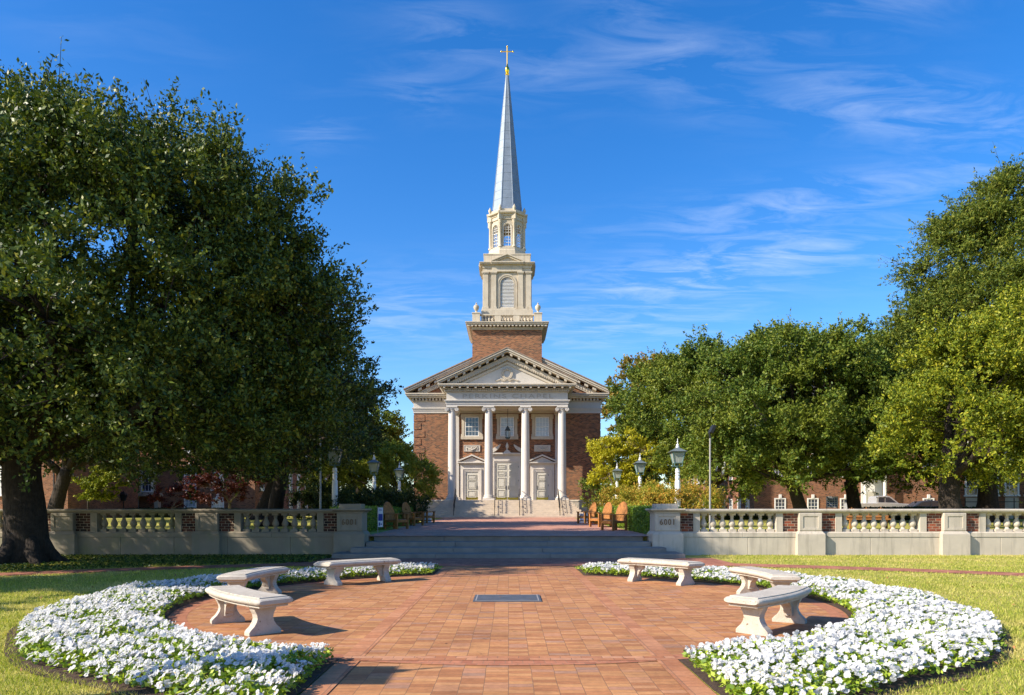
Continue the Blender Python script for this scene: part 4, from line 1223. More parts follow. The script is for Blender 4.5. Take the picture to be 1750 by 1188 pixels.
for kf in range(4):
    ang = kf * PI / 2
    cx, cy = BW * math.sin(ang), TC - BW * math.cos(ang)
    W = arch_face(bel, cx, cy, ang, BW - .001 * kf, 19.46, 22.78, .62, 19.62, 21.72, .3)
    arch_trim(trims, W, .62, 19.62, 21.72, .07, -.02, .03); arch_trim(trims, W, .76, 19.5, 21.72, .12, -.02, .06)
    # pilasters in pairs
    for u in (-1.92, -1.20, 1.20, 1.92):
        pts = [(u - .22, .0), (u + .22, .0), (u + .22, .14), (u - .22, .14)]
        for (z0, z1, e) in ((19.46, 19.62, .05), (19.62, 22.58, 0), (22.58, 22.66, .05), (22.66, 22.78, .09)):
            ps = [(u - .22 - e, -.02), (u + .22 + e, -.02), (u + .22 + e, .14 + e), (u - .22 - e, .14 + e)]
            trims.add([W(a, d, z0 + .001) for a, d in ps] + [W(a, d, z1) for a, d in ps], [(0, 1, 2, 3), (7, 6, 5, 4), (0, 1, 5, 4), (1, 2, 6, 5), (2, 3, 7, 6), (3, 0, 4, 7)])
    # louvre slats
    louv = P(); louvs.append(louv)
    z = 19.64
    while z < 22.32:
        hw = .60 if z < 21.72 else math.sqrt(max(.0, .62 ** 2 - (z + .04 - 21.72) ** 2)) - .01
        if hw > .06:
            ps = [(-hw, -.05, z), (hw, -.05, z), (hw, -.20, z + .10), (-hw, -.20, z + .10)]
            vs = [W(*p) for p in ps] + [W(p[0], p[1], p[2] + .03) for p in ps]
            louv.add(vs, [(0, 1, 2, 3), (7, 6, 5, 4), (0, 1, 5, 4), (1, 2, 6, 5), (2, 3, 7, 6), (3, 0, 4, 7)])
        z += .125
    # pediment over each face
    for (u0, u1, z0, z1) in (): pass
    for sg in (-1, 1):
        for (t0, t1, d) in ((0, .10, .50), (-.16, -.002, .38)):
            ps = [(sg * 1.42, 23.62 + t0), (sg * 1.42, 23.62 + t1), (0, 23.62 + t1 + 1.42 * .42), (0, 23.62 + t0 + 1.42 * .42)]
            trims.add([W(a, -.05, z) for a, z in ps] + [W(a, d, z) for a, z in ps], [(0, 1, 2, 3), (7, 6, 5, 4), (0, 1, 5, 4), (1, 2, 6, 5), (2, 3, 7, 6), (3, 0, 4, 7)])
    ps = [(-1.2, 23.6), (1.2, 23.6), (0, 23.6 + 1.2 * .42)]
    trims.add([W(a, -.05, z) for a, z in ps] + [W(a, .22, z) for a, z in ps], [(0, 1, 2), (5, 4, 3), (0, 1, 4, 3), (1, 2, 5, 4), (2, 0, 3, 5)])
    ps = [(-1.36, .0), (1.36, .0), (1.36, .18), (-1.36, .18)]
    trims.add([W(a, d, 22.785) for a, d in ps] + [W(a, d, 23.4) for a, d in ps], [(0, 1, 2, 3), (7, 6, 5, 4), (0, 1, 5, 4), (1, 2, 6, 5), (2, 3, 7, 6), (3, 0, 4, 7)])
    for (z0, z1, d) in ((23.402, 23.50, .45), (23.502, 23.60, .52)):
        ps = [(-1.46, .0), (1.46, .0), (1.46, d), (-1.46, d)]
        trims.add([W(a, dd, z0) for a, dd in ps] + [W(a, dd, z1) for a, dd in ps], [(0, 1, 2, 3), (7, 6, 5, 4), (0, 1, 5, 4), (1, 2, 6, 5), (2, 3, 7, 6), (3, 0, 4, 7)])
for z0, z1, e in ((22.78, 23.10, .08), (23.10, 23.34, .14), (23.34, 23.42, .24), (23.42, 23.52, .36), (23.52, 23.595, .42)):
    bel.box(-BW - e, BW + e, TC - BW - e, TC + BW + e, z0 + .001, z1)
bel.box(-2.10, 2.10, TC - 2.10, TC + 2.10, 23.597, 24.32); bel.box(-2.14, 2.14, TC - 2.14, TC + 2.14, 24.321, 24.42)
bo = bel.build('belfry', M['belfry_stone'], ch, bevel=.01)
trims.build('belfry_trim', M['belfry_stone'], bo, bevel=.008)
for louv in louvs: louv.build('louvre', M['louvre'], bo)
# open octagonal lantern stage
OR = 1.62; AP = OR * math.cos(PI / 8); HS = OR * math.sin(PI / 8)
oc = P(); ot = P(); og = P(); of = P()
oc.lathe([(1.86, 24.42), (1.86, 24.9), (1.80, 24.98), (1.80, 25.22), (OR, 25.24)], 0, TC, 0, 8, PI / 8, False)
for kf in range(8):
    ang = kf * PI / 4
    cx, cy = AP * math.sin(ang), TC - AP * math.cos(ang)
    W = arch_face(oc, cx, cy, ang, HS, 25.23, 27.75, .36, 25.36, 27.0, .16)
    arch_trim(ot, W, .36, 25.36, 27.0, .09, -.02, .05)
    for u in (-.12, .12): of.add([W(u - .014, -.05, 25.36), W(u + .014, -.05, 25.36), W(u + .014, -.05, 27.34), W(u - .014, -.05, 27.34), W(u - .014, -.09, 25.36), W(u + .014, -.09, 25.36), W(u + .014, -.09, 27.34), W(u - .014, -.09, 27.34)], [(0, 1, 2, 3), (7, 6, 5, 4), (0, 1, 5, 4), (1, 2, 6, 5), (2, 3, 7, 6), (3, 0, 4, 7)])
    for z in (25.66, 25.96, 26.26, 26.60, 26.86, 27.05): of.add([W(-.36, -.05, z - (.03 if abs(z - 26.6) < .01 else .012)), W(.36, -.05, z - .012), W(.36, -.05, z + .012), W(-.36, -.05, z + .012), W(-.36, -.09, z - .012), W(.36, -.09, z - .012), W(.36, -.09, z + .012), W(-.36, -.09, z + .012)], [(0, 1, 2, 3), (7, 6, 5, 4), (0, 1, 5, 4), (1, 2, 6, 5), (2, 3, 7, 6), (3, 0, 4, 7)])
    for (d, wd_) in ((-.05, .04),):
        arch_trim(of, W, .32, 25.36, 27.0, .04, -.10, -.04)
    # column on the corner and its urn
    va = ang + PI / 8
    vx, vy = 1.66 * math.sin(va), TC - 1.66 * math.cos(va)
    ot.lathe([(.20, 25.22), (.20, 25.34), (.15, 25.40), (.14, 25.44), (.125, 27.40), (.15, 27.43), (.13, 27.46), (.19, 27.66), (.20, 27.74)], vx, vy, 0, 12)
    ot.lathe([(.27, 27.74), (.27, 28.20), (.33, 28.25), (.36, 28.38), (.36, 28.44)], 1.68 * math.sin(va), TC - 1.68 * math.cos(va), 0, 4, -va + PI / 4, False)
    ot.lathe([(.14, 0), (.14, .08), (.07, .12), (.13, .24), (.16, .38), (.14, .44), (.09, .48), (.10, .52), (.05, .58), (.03, .66)], 1.70 * math.sin(va), TC - 1.70 * math.cos(va), 28.44, 10)
oc.lathe([(1.70, 27.752), (1.70, 28.02), (1.78, 28.06), (1.78, 28.16), (1.98, 28.24), (2.02, 28.38), (1.96, 28.42), (1.66, 28.44), (1.66, 28.72), (1.55, 28.74)], 0, TC, 0, 8, PI / 8, False)
oo = oc.build('lantern_stage', M['belfry_stone'], ch, bevel=.008)
ot.build('corner_column', M['belfry_stone'], oo)
of.build('window_bars', M['window_white'], oo)
# spire
sp_ = P()
prof = [(1.52, 28.70), (1.45, 28.90), (1.40, 29.2)]
for i in range(1, 9):
    t = i / 8; prof.append((1.40 + (.13 - 1.40) * t, 29.2 + (41.7 - 29.2) * t))
sp_.lathe(prof, 0, TC, 0, 8, PI / 8, False)
spire = sp_.build('spire', M['spire_metal'], ch)
m = P()
rad = lambda z: 1.40 + (.13 - 1.40) * (z - 29.2) / 12.5
for kf in range(8):
    a = PI / 8 + kf * PI / 4
    m.tube([(rad(z) * math.cos(a), TC + rad(z) * math.sin(a), z) for z in (29.0, 33, 37, 41.6)], [.045, .04, .03, .02], 6)
for z in np.linspace(29.8, 39.4, 13):
    r0, r1 = rad(z) + .012, rad(z + .05) + .012
    m.lathe([(r0, z), (r0, z + .035)], 0, TC, 0, 8, PI / 8, False)
m.build('seam', M['spire_metal'], spire)
m = P(); m.lathe([(.14, 41.6), (.20, 41.72), (.12, 41.82), (.16, 41.9), (.20, 42.02), (.225, 42.16), (.18, 42.32), (.10, 42.44), (.07, 42.62), (.05, 42.7)], 0, TC, 0, 14)
m.build('ball', M['gold'], spire)
m = P(); m.tube([(0, TC, 42.7), (0, TC, 44.25)], .048, 8).tube([(-.52, TC, 43.82), (.52, TC, 43.82)], .045, 8)
for p in ((-.54, 43.82), (.54, 43.82), (0, 44.28)): m.lathe([(.02, -.09), (.07, -.05), (.085, 0), (.07, .05), (.02, .09)], p[0], TC, p[1], 10)
m.build('cross', M['gold'], spire)
# hanging lantern in the porch
hl = empty('hanging_lantern', (XC + .05, 66.6, 7.6), 'dark green metal lantern hanging on a long rod in the porch', 'lantern')
m = MB((XC + .05, 66.6, 0))
m.tube([(0, 0, 8.75), (0, 0, 10.27)], .018, 6); m.build('rod', M['black_iron'], hl)
m = MB((XC + .05, 66.6, 0))
m.lathe([(.12, 7.62), (.24, 7.70), (.24, 7.76), (.22, 7.78)], 0, 0, 0, 8, PI / 8, False)
for k in range(8):
    a = PI / 8 + k * PI / 4; m.tube([(.23 * math.cos(a), .23 * math.sin(a), 7.74), (.23 * math.cos(a), .23 * math.sin(a), 8.36)], .018, 5)
m.lathe([(.25, 8.36), (.27, 8.40), (.20, 8.50), (.14, 8.58), (.14, 8.66), (.07, 8.72), (.03, 8.80)], 0, 0, 0, 8, PI / 8, False)
m.build('cage', M['dark_lantern'], hl)
m = MB((XC + .05, 66.6, 0)); m.lathe([(.20, 7.78), (.20, 8.35)], 0, 0, 0, 8, PI / 8, False); m.build('glass', M['lantern_glass'], hl)
# handrails on the chapel stairs
def handrail(x, lab):
    r = empty('handrail', (x, 63.8, .8), lab, 'handrail', 'black iron handrails on the chapel stairs')
    y0, y1, z0, z1 = 62.75, 65.0, .962, FZ
    m = MB()
    m.tube([(x, y0 - .15, z0 + .80), (x, y0, z0 + .95), (x, y1, z1 + .95), (x, y1 + .35, z1 + .95)], .03, 6)
    for t in (0, .5, 1): m.box(x - .025, x + .025, y0 + (y1 - y0) * t - .025, y0 + (y1 - y0) * t + .025, z0 + (z1 - z0) * t - .05, z0 + (z1 - z0) * t + .94)
    m.build('rail', M['black_iron'], r)
    m = MB()
    for i in range(1, 16):
        t = i / 16
        if i == 8: continue
        y, z = y0 + (y1 - y0) * t, z0 + (z1 - z0) * t
        m.box(x - .01, x + .01, y - .012, y + .012, z + .05, z + .93)
        if i % 4 == 2: m.box(x - .012, x + .012, y - .10, y + .10, z + .40, z + .60)
    m.build('baluster_row', M['black_iron'], r)
for x, lab in ((-4.52, 'black iron handrail on the chapel stairs in front of the leftmost column'), (-1.14, 'black iron handrail left of the double door of the chapel'), (.92, 'black iron handrail right of the double door of the chapel'), (4.25, 'black iron handrail on the chapel stairs beside the rightmost column')):
    handrail(x, lab)

# ------------------------------------------------------------------ halls to both sides
def hall_window(m_off, x, z, w, h, y, parent, pane='pane', axis='y', key=False, bars=(3, 4)):
    """a sash window on a wall that faces -Y (axis y) or sideways (axis +x / -x)"""
    T = {'y': lambda u, d, zz: (x + u, y - d, zz), '+x': lambda u, d, zz: (y + d, x + u, zz), '-x': lambda u, d, zz: (y - d, x + u, zz)}[axis]
    def bx(m, u0, u1, d0, d1, z0, z1):
        a, b = T(u0, d0, z0), T(u1, d1, z1)
        m.box(min(a[0], b[0]), max(a[0], b[0]), min(a[1], b[1]), max(a[1], b[1]), z0, z1)
    m = MB()
    for s in (-1, 1): bx(m, s * w / 2 - .06, s * w / 2 + .06, -.02, .08, z, z + h)
    bx(m, -w / 2 - .06, w / 2 + .06, -.02, .081, z + h, z + h + .12); bx(m, -w / 2 - .12, w / 2 + .12, -.02, .14, z - .12, z)
    bx(m, -w / 2 + .06, w / 2 - .06, -.02, .06, z + h * .5 - .03, z + h * .5 + .03)
    for i in range(1, bars[0]):
        u = -w / 2 + w * i / bars[0]; bx(m, u - .015, u + .015, -.02, .045, z, z + h)
    for i in range(1, bars[1]):
        if i * 2 == bars[1]: continue
        zz_ = z + h * i / bars[1]; bx(m, -w / 2 + .06, w / 2 - .06, -.02, .046, zz_ - .015, zz_ + .015)
    if key: bx(m, -.13, .13, -.02, .12, z + h + .121, z + h + .50)
    f = m.build('window', M['window_white'], parent)
    m = MB(); bx(m, -w / 2, w / 2, -.02, .02, z, z + h); m.build('pane', M[pane], f)
def hall(x0, x1, y0, y1, h, label, side, rows, cols, pitch_side, tall=False, front_x=None, roof=True):
    r = empty('brick_hall', ((x0 + x1) / 2, y0, .8), label, 'building')
    MB().box(x0, x1, y0, y1, .6, .8 + h).build('wall', M['brick_hall'], r)
    m = MB(); m.box(x0 - .35, x1 + .35, y0 - .35, y1 + .35, .801 + h, 1.2 + h); m.box(x0 - .05, x1 + .05, y0 - .05, y1 + .05, .3 + h, .80 + h)
    m.build('cornice', M['window_white'], r)
    cx, cy = (x0 + x1) / 2, (y0 + y1) / 2; e = min(x1 - x0, y1 - y0) / 2 * .98
    m = MB(); m.frustum(x0 - .5, x1 + .5, y0 - .5, y1 + .5, 1.2 + h, x0 + e, x1 - e, y0 + e, y1 - e, 1.2 + h + e * .7); m.build('roof', M['roof_slate'], r)
    for z, hh in rows:
        for x in cols: hall_window(None, x, z, 1.05 if not tall else .80, hh, y0, r, pane='pane_blind' if (int(x * 7) % 3 == 0) else 'pane', key=True, bars=(3, 4) if not tall else (3, 6))
        if pitch_side:
            y = y0 + 2
            while y < y1 - 1:
                hall_window(None, y, z, 1.0, hh, x1 if side == '+x' else x0, r, axis=side, bars=(2, 4)); y += pitch_side
    return r
rows3 = [(1.0, 1.45), (3.35, 2.0), (6.9, 1.9)]
hA = hall(-47, -24, 72, 108, 9.6, 'long red brick hall with white windows behind the oak at left', '+x', rows3, [-42.2, -40.2, -38.3, -36.4, -30.1, -27.5], 3.2)
m = MB((-.5, 0, 0)); m.box(-34.4, -32.9, 71.86, 72.02, 3.0, 5.9).box(-35.1, -32.2, 71.4, 72.02, 2.7, 3.0).extrude([(-34.9, .8), (-34.6, .8), (-34.4, 2.7), (-34.9, 2.7)], 'y', 71.5, 72.02).extrude([(-32.4, .8), (-32.7, .8), (-32.9, 2.7), (-32.4, 2.7)], 'y', 71.5, 72.02)
dr = m.build('doorway', M['limestone'], hA, bevel=.02)
hall_window(None, -34.15, 3.2, .95, 2.3, 71.85, hA)
hB = hall(-60, -33.6, 58, 69, 8.5, 'dark brick hall at the far left edge, beyond the oak trunk', '+x', [(2.6, 2.4), (6.2, 2.2)], [-39.2, -36.4, -43, -46], 0)
m = MB(); m.tube([(-34.6, 57.9, .8), (-34.6, 57.9, 9)], .06, 6); m.build('drainpipe', M['black_iron'], hB)
hC = hall(25.5, 50, 79, 112, 8.2, 'red brick hall with white pillared entrance behind the pickup truck at right', '-x', [(1.0, 1.5), (4.9, 2.0), (7.0, .8)][:2], [31.6, 35.0, 43.6, 47.1, 28.2], 3.0)
m = MB()
for x in (36.7, 38.7): m.lathe([(.26, .8), (.26, 1.0), (.20, 1.05), (.17, 5.0), (.24, 5.1)], x, 78.2, 0, 12)
m.box(36.3, 39.1, 77.8, 79.02, 5.1, 5.9).box(36.6, 38.8, 78.95, 79.02, .8, 5.1)
en = m.build('portico', M['window_white'], hC)
m = MB(); m.box(37.2, 38.2, 78.90, 78.96, .9, 3.3); m.build('door', M['door_paint'], en)
hD = hall(33.2, 58, 56.5, 70, 9.0, 'brick hall with tall white windows at the far right edge', '-x', [(2.55, 3.9)], [34.25, 35.5, 36.75, 38.0, 39.25], 0, tall=True)
hD.location = (33.5 + 12.4 * math.cos(R(25)), 57 - 12.4 * math.sin(R(25)), .8); hD.rotation_euler = (0, 0, R(-25))
m = MB()
dx_, dy_ = hD.location.x - 45.6, hD.location.y - 56.5
for x in (34.25, 35.5, 36.75, 38.0, 39.25): m.box(x - .42 + dx_, x + .42 + dx_, 56.42 + dy_, 56.52 + dy_, .8, 2.35)
m.build('apron_panel', M['limestone'], hD)
fe = empty('iron_fence', (36, 55.2, .8), 'low black iron fence in front of the tall windows at right', 'fence')
m = MB(); m.box(33.5, 41, 55.18, 55.22, 2.0, 2.05).box(33.5, 41, 55.18, 55.22, 1.1, 1.14)
m.build('rail', M['black_iron'], fe)
for i in range(6): MB().box(33.5 + i * 1.5 - .03, 33.5 + i * 1.5 + .03, 55.17, 55.23, .7, 2.3).build('post', M['black_iron'], fe)
fe.location = (35.5, 54.3, .8); fe.rotation_euler = (0, 0, R(-25))

# ------------------------------------------------------------------ vehicles behind the right wall
def wheel(x, y, z, root):
    t = MB(); n = 20
    for s_y in (0,):
        vs, fs = [], []
        for rr, dy in ((.24, -.11), (.36, -.11), (.38, -.07), (.38, .07), (.36, .11), (.24, .11)):
            for i in range(n):
                a = 2 * PI * i / n; vs.append((x + rr * math.cos(a), y + dy, z + rr * math.sin(a)))
        for j in range(5):
            for i in range(n): fs.append((j * n + i, j * n + (i + 1) % n, (j + 1) * n + (i + 1) % n, (j + 1) * n + i))
        t.add(vs, fs)
    w = empty('wheel', (0, 0, 0)); w.parent = root
    t.build('tyre', M['rubber'], w)
    h = MB(); vs = [(x + .24 * math.cos(2 * PI * i / n), y + d, z + .24 * math.sin(2 * PI * i / n)) for d in (-.09, .09) for i in range(n)]
    h.add(vs, [tuple(range(n)), tuple(range(2 * n - 1, n - 1, -1))] + [(i, (i + 1) % n, n + (i + 1) % n, n + i) for i in range(n)])
    h.build('rim', M['grey_metal'], w)
TX, TY, TZ = 34.0, 70.0, .8
tr = empty('pickup_truck', (TX, TY, TZ), 'silver pickup truck parked behind the right wall in front of the brick hall', 'truck')
m = MB((TX, TY, TZ))
m.extrude([(-2.7, .55), (-2.7, 1.22), (-.55, 1.24), (-.5, 1.28), (.30, 1.28), (2.6, 1.14), (2.75, .9), (2.75, .5)], 'y', -.95, .95)
m.build('body', M['truck_paint'], tr, bevel=.05)
m = MB((TX, TY, TZ))
cabp = [(-.60, 1.20), (-.52, 1.78), (-.40, 1.88), (.55, 1.90), (.85, 1.78), (1.55, 1.22)]
m.extrude(cabp, 'y', -.82, .82); m.build('cab', M['truck_paint'], tr, bevel=.06)
m = MB((TX, TY, TZ))
m.extrude([(-.35, 1.30), (-.35, 1.76), (.18, 1.78), (.18, 1.30)], 'y', -.85, -.826); m.extrude([(.28, 1.30), (.28, 1.78), (.62, 1.76), (1.25, 1.30)], 'y', -.85, -.826)
m.build('window', M['glass_dark'], tr)
m = MB((TX, TY, TZ)); m.box(-2.73, -2.60, -.97, -.70, .95, 1.20); m.build('tail_light', M['red_lens'], tr)
for x in (-1.75, 1.75):
    for y in (-.85, .85): wheel(TX + x, TY + y, TZ + .38, tr)
KX, KY = 37.0, 67.0
kr = empty('parked_car', (KX, KY, .8), 'dark blue parked car low behind the right wall beside the silver pickup', 'car')
m = MB((KX, KY, .8))
m.extrude([(-2.2, .35), (-2.25, .8), (-1.6, .92), (1.3, .92), (2.15, .78), (2.2, .35)], 'y', -.86, .86); m.build('body', M['car_paint'], kr, bevel=.06)
m = MB((KX, KY, .8)); m.extrude([(-1.75, .9), (-1.0, 1.36), (-.2, 1.46), (.6, 1.40), (1.35, .9)], 'y', -.72, .72); m.build('cabin', M['car_paint'], kr, bevel=.06)
m = MB((KX, KY, .8)); m.extrude([(-1.45, .95), (-.92, 1.30), (-.25, 1.38), (-.25, .95)], 'y', -.745, -.722); m.extrude([(-.15, .95), (-.15, 1.38), (.55, 1.33), (1.05, .95)], 'y', -.745, -.722); m.build('window', M['glass_dark'], kr)
for x in (-1.4, 1.4):
    for y in (-.78, .78): wheel(KX + x, KY + y, 1.15, kr)
# slatted garden bench on the lawn behind the right balustrade
gb = empty('garden_bench', (16.2, 34.2, .64), 'orange wooden garden bench with fan slats, behind the right balusters', 'bench')
m = MB((16.2, 34.2, .64)); m.box(-1.0, 1.0, -.25, .25, .40, .46); m.build('seat', M['chair_wood'], gb)
for x in (-.92, .92):
    for y in (-.2, .25): MB((16.2, 34.2, .64)).box(x - .04, x + .04, y - .04, y + .04, 0, .42 if y < 0 else .66).build('leg', M['chair_wood'], gb)
m = MB((16.2, 34.2, .64)); m.box(-1.0, 1.0, .22, .27, .50, .62)
for c in (-.66, 0, .66):
    for k in range(-3, 4):
        m.extrude([(c + k * .05 - .016, .62), (c + k * .05 + .016, .62), (c + k * .085 + .016, .62 + .34 - abs(k) * .05), (c + k * .085 - .016, .62 + .34 - abs(k) * .05)], 'y', .23, .26)
m.build('backrest', M['chair_wood'], gb)
# printed signs
sg_ = empty('banner_sign', (-4.55, 26.6, .62), 'blue and white banner sign beside the left end pier', 'sign')
m = MB((-4.55, 26.6, .62)); m.box(-.01, .16, -.012, .012, .28, .96); m.build('board', M['white_print'], sg_)
m = MB((-4.55, 26.6, .62)); m.box(.0, .15, -.015, -.012, .50, .74).box(.02, .13, -.015, -.012, .86, .88).box(.02, .06, -.015, -.012, .33, .44).box(.08, .13, -.015, -.012, .36, .40).box(.02, .11, -.015, -.012, .90, .92)
m.build('print', M['blue_print'], sg_)
m = MB((-4.55, 26.6, .62)); m.box(-.03, -.012, -.01, .01, 0, 1.0); m.build('stake', M['grey_metal'], sg_)
nb = empty('notice_board', (23.4, 55, .8), 'white notice board with rows of blue marks between the right tree trunks', 'sign')
m = MB((23.4, 55, .8)); m.box(-.42, .42, -.02, .02, .80, 1.62); m.build('board', M['white_print'], nb)
m = MB((23.4, 55, .8))
for i in range(4):
    for j in range(4): m.box(-.33 + i * .18, -.22 + i * .18, -.026, -.02, .90 + j * .16, .99 + j * .16)
m.build('print', M['blue_print'], nb)
m = MB((23.4, 55, .8)); m.box(-.40, -.35, .021, .06, 0, 1.5).box(.35, .40, .021, .06, 0, 1.5); m.build('post', M['grey_metal'], nb)
# small lantern post of the left hall
sl_ = empty('courtyard_lamp', (-33.4, 66, .8), 'black lantern on a post in front of the left hall doorway', 'lamp')
m = MB(); m.tube([(-33.4, 66, .8), (-33.4, 66, 2.2)], .05, 8); m.build('post', M['black_iron'], sl_)
m = MB((-33.4, 66, 0)); m.frustum(-.13, .13, -.13, .13, 2.2, -.22, .22, -.22, .22, 2.75); m.frustum(-.28, .28, -.28, .28, 2.751, -.03, .03, -.03, .03, 3.05); m.build('lantern', M['black_iron'], sl_)
# ------------------------------------------------------------------ trees
G0 = .70
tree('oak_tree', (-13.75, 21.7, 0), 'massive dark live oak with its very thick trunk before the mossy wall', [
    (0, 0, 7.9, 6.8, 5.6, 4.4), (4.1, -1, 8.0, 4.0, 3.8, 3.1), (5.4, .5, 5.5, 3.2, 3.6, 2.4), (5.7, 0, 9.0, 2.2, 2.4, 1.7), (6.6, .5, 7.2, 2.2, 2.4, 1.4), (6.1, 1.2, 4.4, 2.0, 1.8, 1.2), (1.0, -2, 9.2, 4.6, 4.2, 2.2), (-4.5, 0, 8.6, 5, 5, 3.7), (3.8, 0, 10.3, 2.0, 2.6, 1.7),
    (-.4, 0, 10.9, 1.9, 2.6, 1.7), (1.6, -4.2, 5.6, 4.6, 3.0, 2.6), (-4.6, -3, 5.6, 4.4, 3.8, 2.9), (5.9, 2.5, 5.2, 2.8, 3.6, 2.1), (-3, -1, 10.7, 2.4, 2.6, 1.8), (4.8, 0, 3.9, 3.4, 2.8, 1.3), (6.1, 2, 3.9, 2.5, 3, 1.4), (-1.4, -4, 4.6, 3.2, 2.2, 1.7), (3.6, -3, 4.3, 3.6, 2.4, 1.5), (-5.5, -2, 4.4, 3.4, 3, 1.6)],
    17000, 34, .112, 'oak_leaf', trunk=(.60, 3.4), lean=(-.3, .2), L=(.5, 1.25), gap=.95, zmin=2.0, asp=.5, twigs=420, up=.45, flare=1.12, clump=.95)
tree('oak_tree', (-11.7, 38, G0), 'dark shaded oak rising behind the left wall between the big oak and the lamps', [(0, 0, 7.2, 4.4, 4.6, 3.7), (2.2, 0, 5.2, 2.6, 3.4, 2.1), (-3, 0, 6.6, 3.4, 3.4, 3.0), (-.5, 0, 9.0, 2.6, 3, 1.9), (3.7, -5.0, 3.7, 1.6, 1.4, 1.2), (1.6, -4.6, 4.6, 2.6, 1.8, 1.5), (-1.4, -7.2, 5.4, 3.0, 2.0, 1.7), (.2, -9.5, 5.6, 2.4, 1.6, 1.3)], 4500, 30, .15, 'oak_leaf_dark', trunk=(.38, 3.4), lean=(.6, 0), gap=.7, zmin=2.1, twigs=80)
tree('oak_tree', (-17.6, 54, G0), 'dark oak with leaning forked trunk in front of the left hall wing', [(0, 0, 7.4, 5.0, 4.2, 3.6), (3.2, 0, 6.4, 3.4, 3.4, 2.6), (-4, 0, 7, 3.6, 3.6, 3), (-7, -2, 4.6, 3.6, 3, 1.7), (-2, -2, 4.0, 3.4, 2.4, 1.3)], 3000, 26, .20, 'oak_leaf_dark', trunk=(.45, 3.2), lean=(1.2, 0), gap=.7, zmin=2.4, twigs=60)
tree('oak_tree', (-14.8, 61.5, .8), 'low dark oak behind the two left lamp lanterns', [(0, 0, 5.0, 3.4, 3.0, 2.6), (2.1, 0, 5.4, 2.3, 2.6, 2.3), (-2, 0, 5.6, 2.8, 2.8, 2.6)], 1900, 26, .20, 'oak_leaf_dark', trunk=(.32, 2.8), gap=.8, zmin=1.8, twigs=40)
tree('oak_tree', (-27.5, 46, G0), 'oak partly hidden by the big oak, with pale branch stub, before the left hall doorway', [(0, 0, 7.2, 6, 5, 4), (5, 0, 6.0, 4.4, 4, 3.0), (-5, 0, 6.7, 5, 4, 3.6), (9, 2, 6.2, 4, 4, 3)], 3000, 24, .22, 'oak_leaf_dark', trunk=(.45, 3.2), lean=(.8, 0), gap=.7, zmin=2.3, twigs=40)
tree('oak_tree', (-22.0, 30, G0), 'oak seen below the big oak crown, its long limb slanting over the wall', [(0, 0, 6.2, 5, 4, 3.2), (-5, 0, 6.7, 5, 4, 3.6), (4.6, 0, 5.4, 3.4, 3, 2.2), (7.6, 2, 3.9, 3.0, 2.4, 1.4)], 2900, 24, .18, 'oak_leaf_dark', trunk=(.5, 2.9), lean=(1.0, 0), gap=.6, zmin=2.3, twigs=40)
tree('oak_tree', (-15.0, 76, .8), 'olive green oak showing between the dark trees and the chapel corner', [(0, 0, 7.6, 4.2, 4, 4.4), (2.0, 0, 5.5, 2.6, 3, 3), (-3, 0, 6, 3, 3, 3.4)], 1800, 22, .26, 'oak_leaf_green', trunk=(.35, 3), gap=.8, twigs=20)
shrub_ = tree('shrub_tree', (-8.35, 57.2, .77), 'bright rounded shrub tree beside the left corner of the chapel', [(0, 0, 2.9, 2.2, 2.0, 1.7), (1.5, 0, 2.4, 1.35, 1.4, 1.1), (-2.2, .5, 2.6, 1.8, 1.8, 1.5), (-.3, 0, 3.7, 1.4, 1.4, 1.1), (-4.2, 1, 2.8, 1.8, 1.8, 1.6)], 2400, 26, .12, 'shrub_leaf', trunk=(.14, 1.3), L=(.35, .8), gap=.9, twigs=40, cat='tree', clump=.5)
shrub_.scale = (1.12, 1.12, 1.12)
# right side
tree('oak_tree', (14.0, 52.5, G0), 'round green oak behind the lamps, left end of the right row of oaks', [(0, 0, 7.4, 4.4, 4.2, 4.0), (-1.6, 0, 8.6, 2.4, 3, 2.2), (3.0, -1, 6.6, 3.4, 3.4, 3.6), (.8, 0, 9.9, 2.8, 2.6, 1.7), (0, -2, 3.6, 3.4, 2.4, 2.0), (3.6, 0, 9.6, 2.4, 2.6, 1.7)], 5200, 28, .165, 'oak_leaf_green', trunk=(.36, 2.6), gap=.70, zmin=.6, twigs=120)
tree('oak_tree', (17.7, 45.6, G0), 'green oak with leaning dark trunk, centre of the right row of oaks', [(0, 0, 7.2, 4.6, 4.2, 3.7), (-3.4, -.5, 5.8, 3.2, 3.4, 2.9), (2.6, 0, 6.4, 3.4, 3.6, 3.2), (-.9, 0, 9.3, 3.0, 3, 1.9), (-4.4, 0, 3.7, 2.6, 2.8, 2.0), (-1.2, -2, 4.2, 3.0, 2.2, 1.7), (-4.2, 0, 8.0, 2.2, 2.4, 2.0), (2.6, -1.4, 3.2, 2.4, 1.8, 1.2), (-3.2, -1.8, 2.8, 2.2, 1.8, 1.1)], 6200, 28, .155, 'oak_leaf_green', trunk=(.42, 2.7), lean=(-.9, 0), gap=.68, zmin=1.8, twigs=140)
tree('oak_tree', (22.6, 49.5, G0), 'green oak with a forked trunk, right of centre in the row of oaks', [(0, 0, 7.4, 4.4, 4.2, 3.6), (3, 0, 7.4, 3.8, 3.6, 3.4), (-1.5, 0, 5, 3.2, 3.2, 2.2), (1.2, 0, 9.4, 3.0, 2.8, 1.7), (2.6, -1.6, 3.4, 2.6, 2, 1.2), (-1.8, -1.8, 3.2, 2.2, 1.8, 1.1)], 4600, 28, .17, 'oak_leaf_green', trunk=(.46, 2.6), lean=(-.4, 0), gap=.70, zmin=1.6, twigs=80)
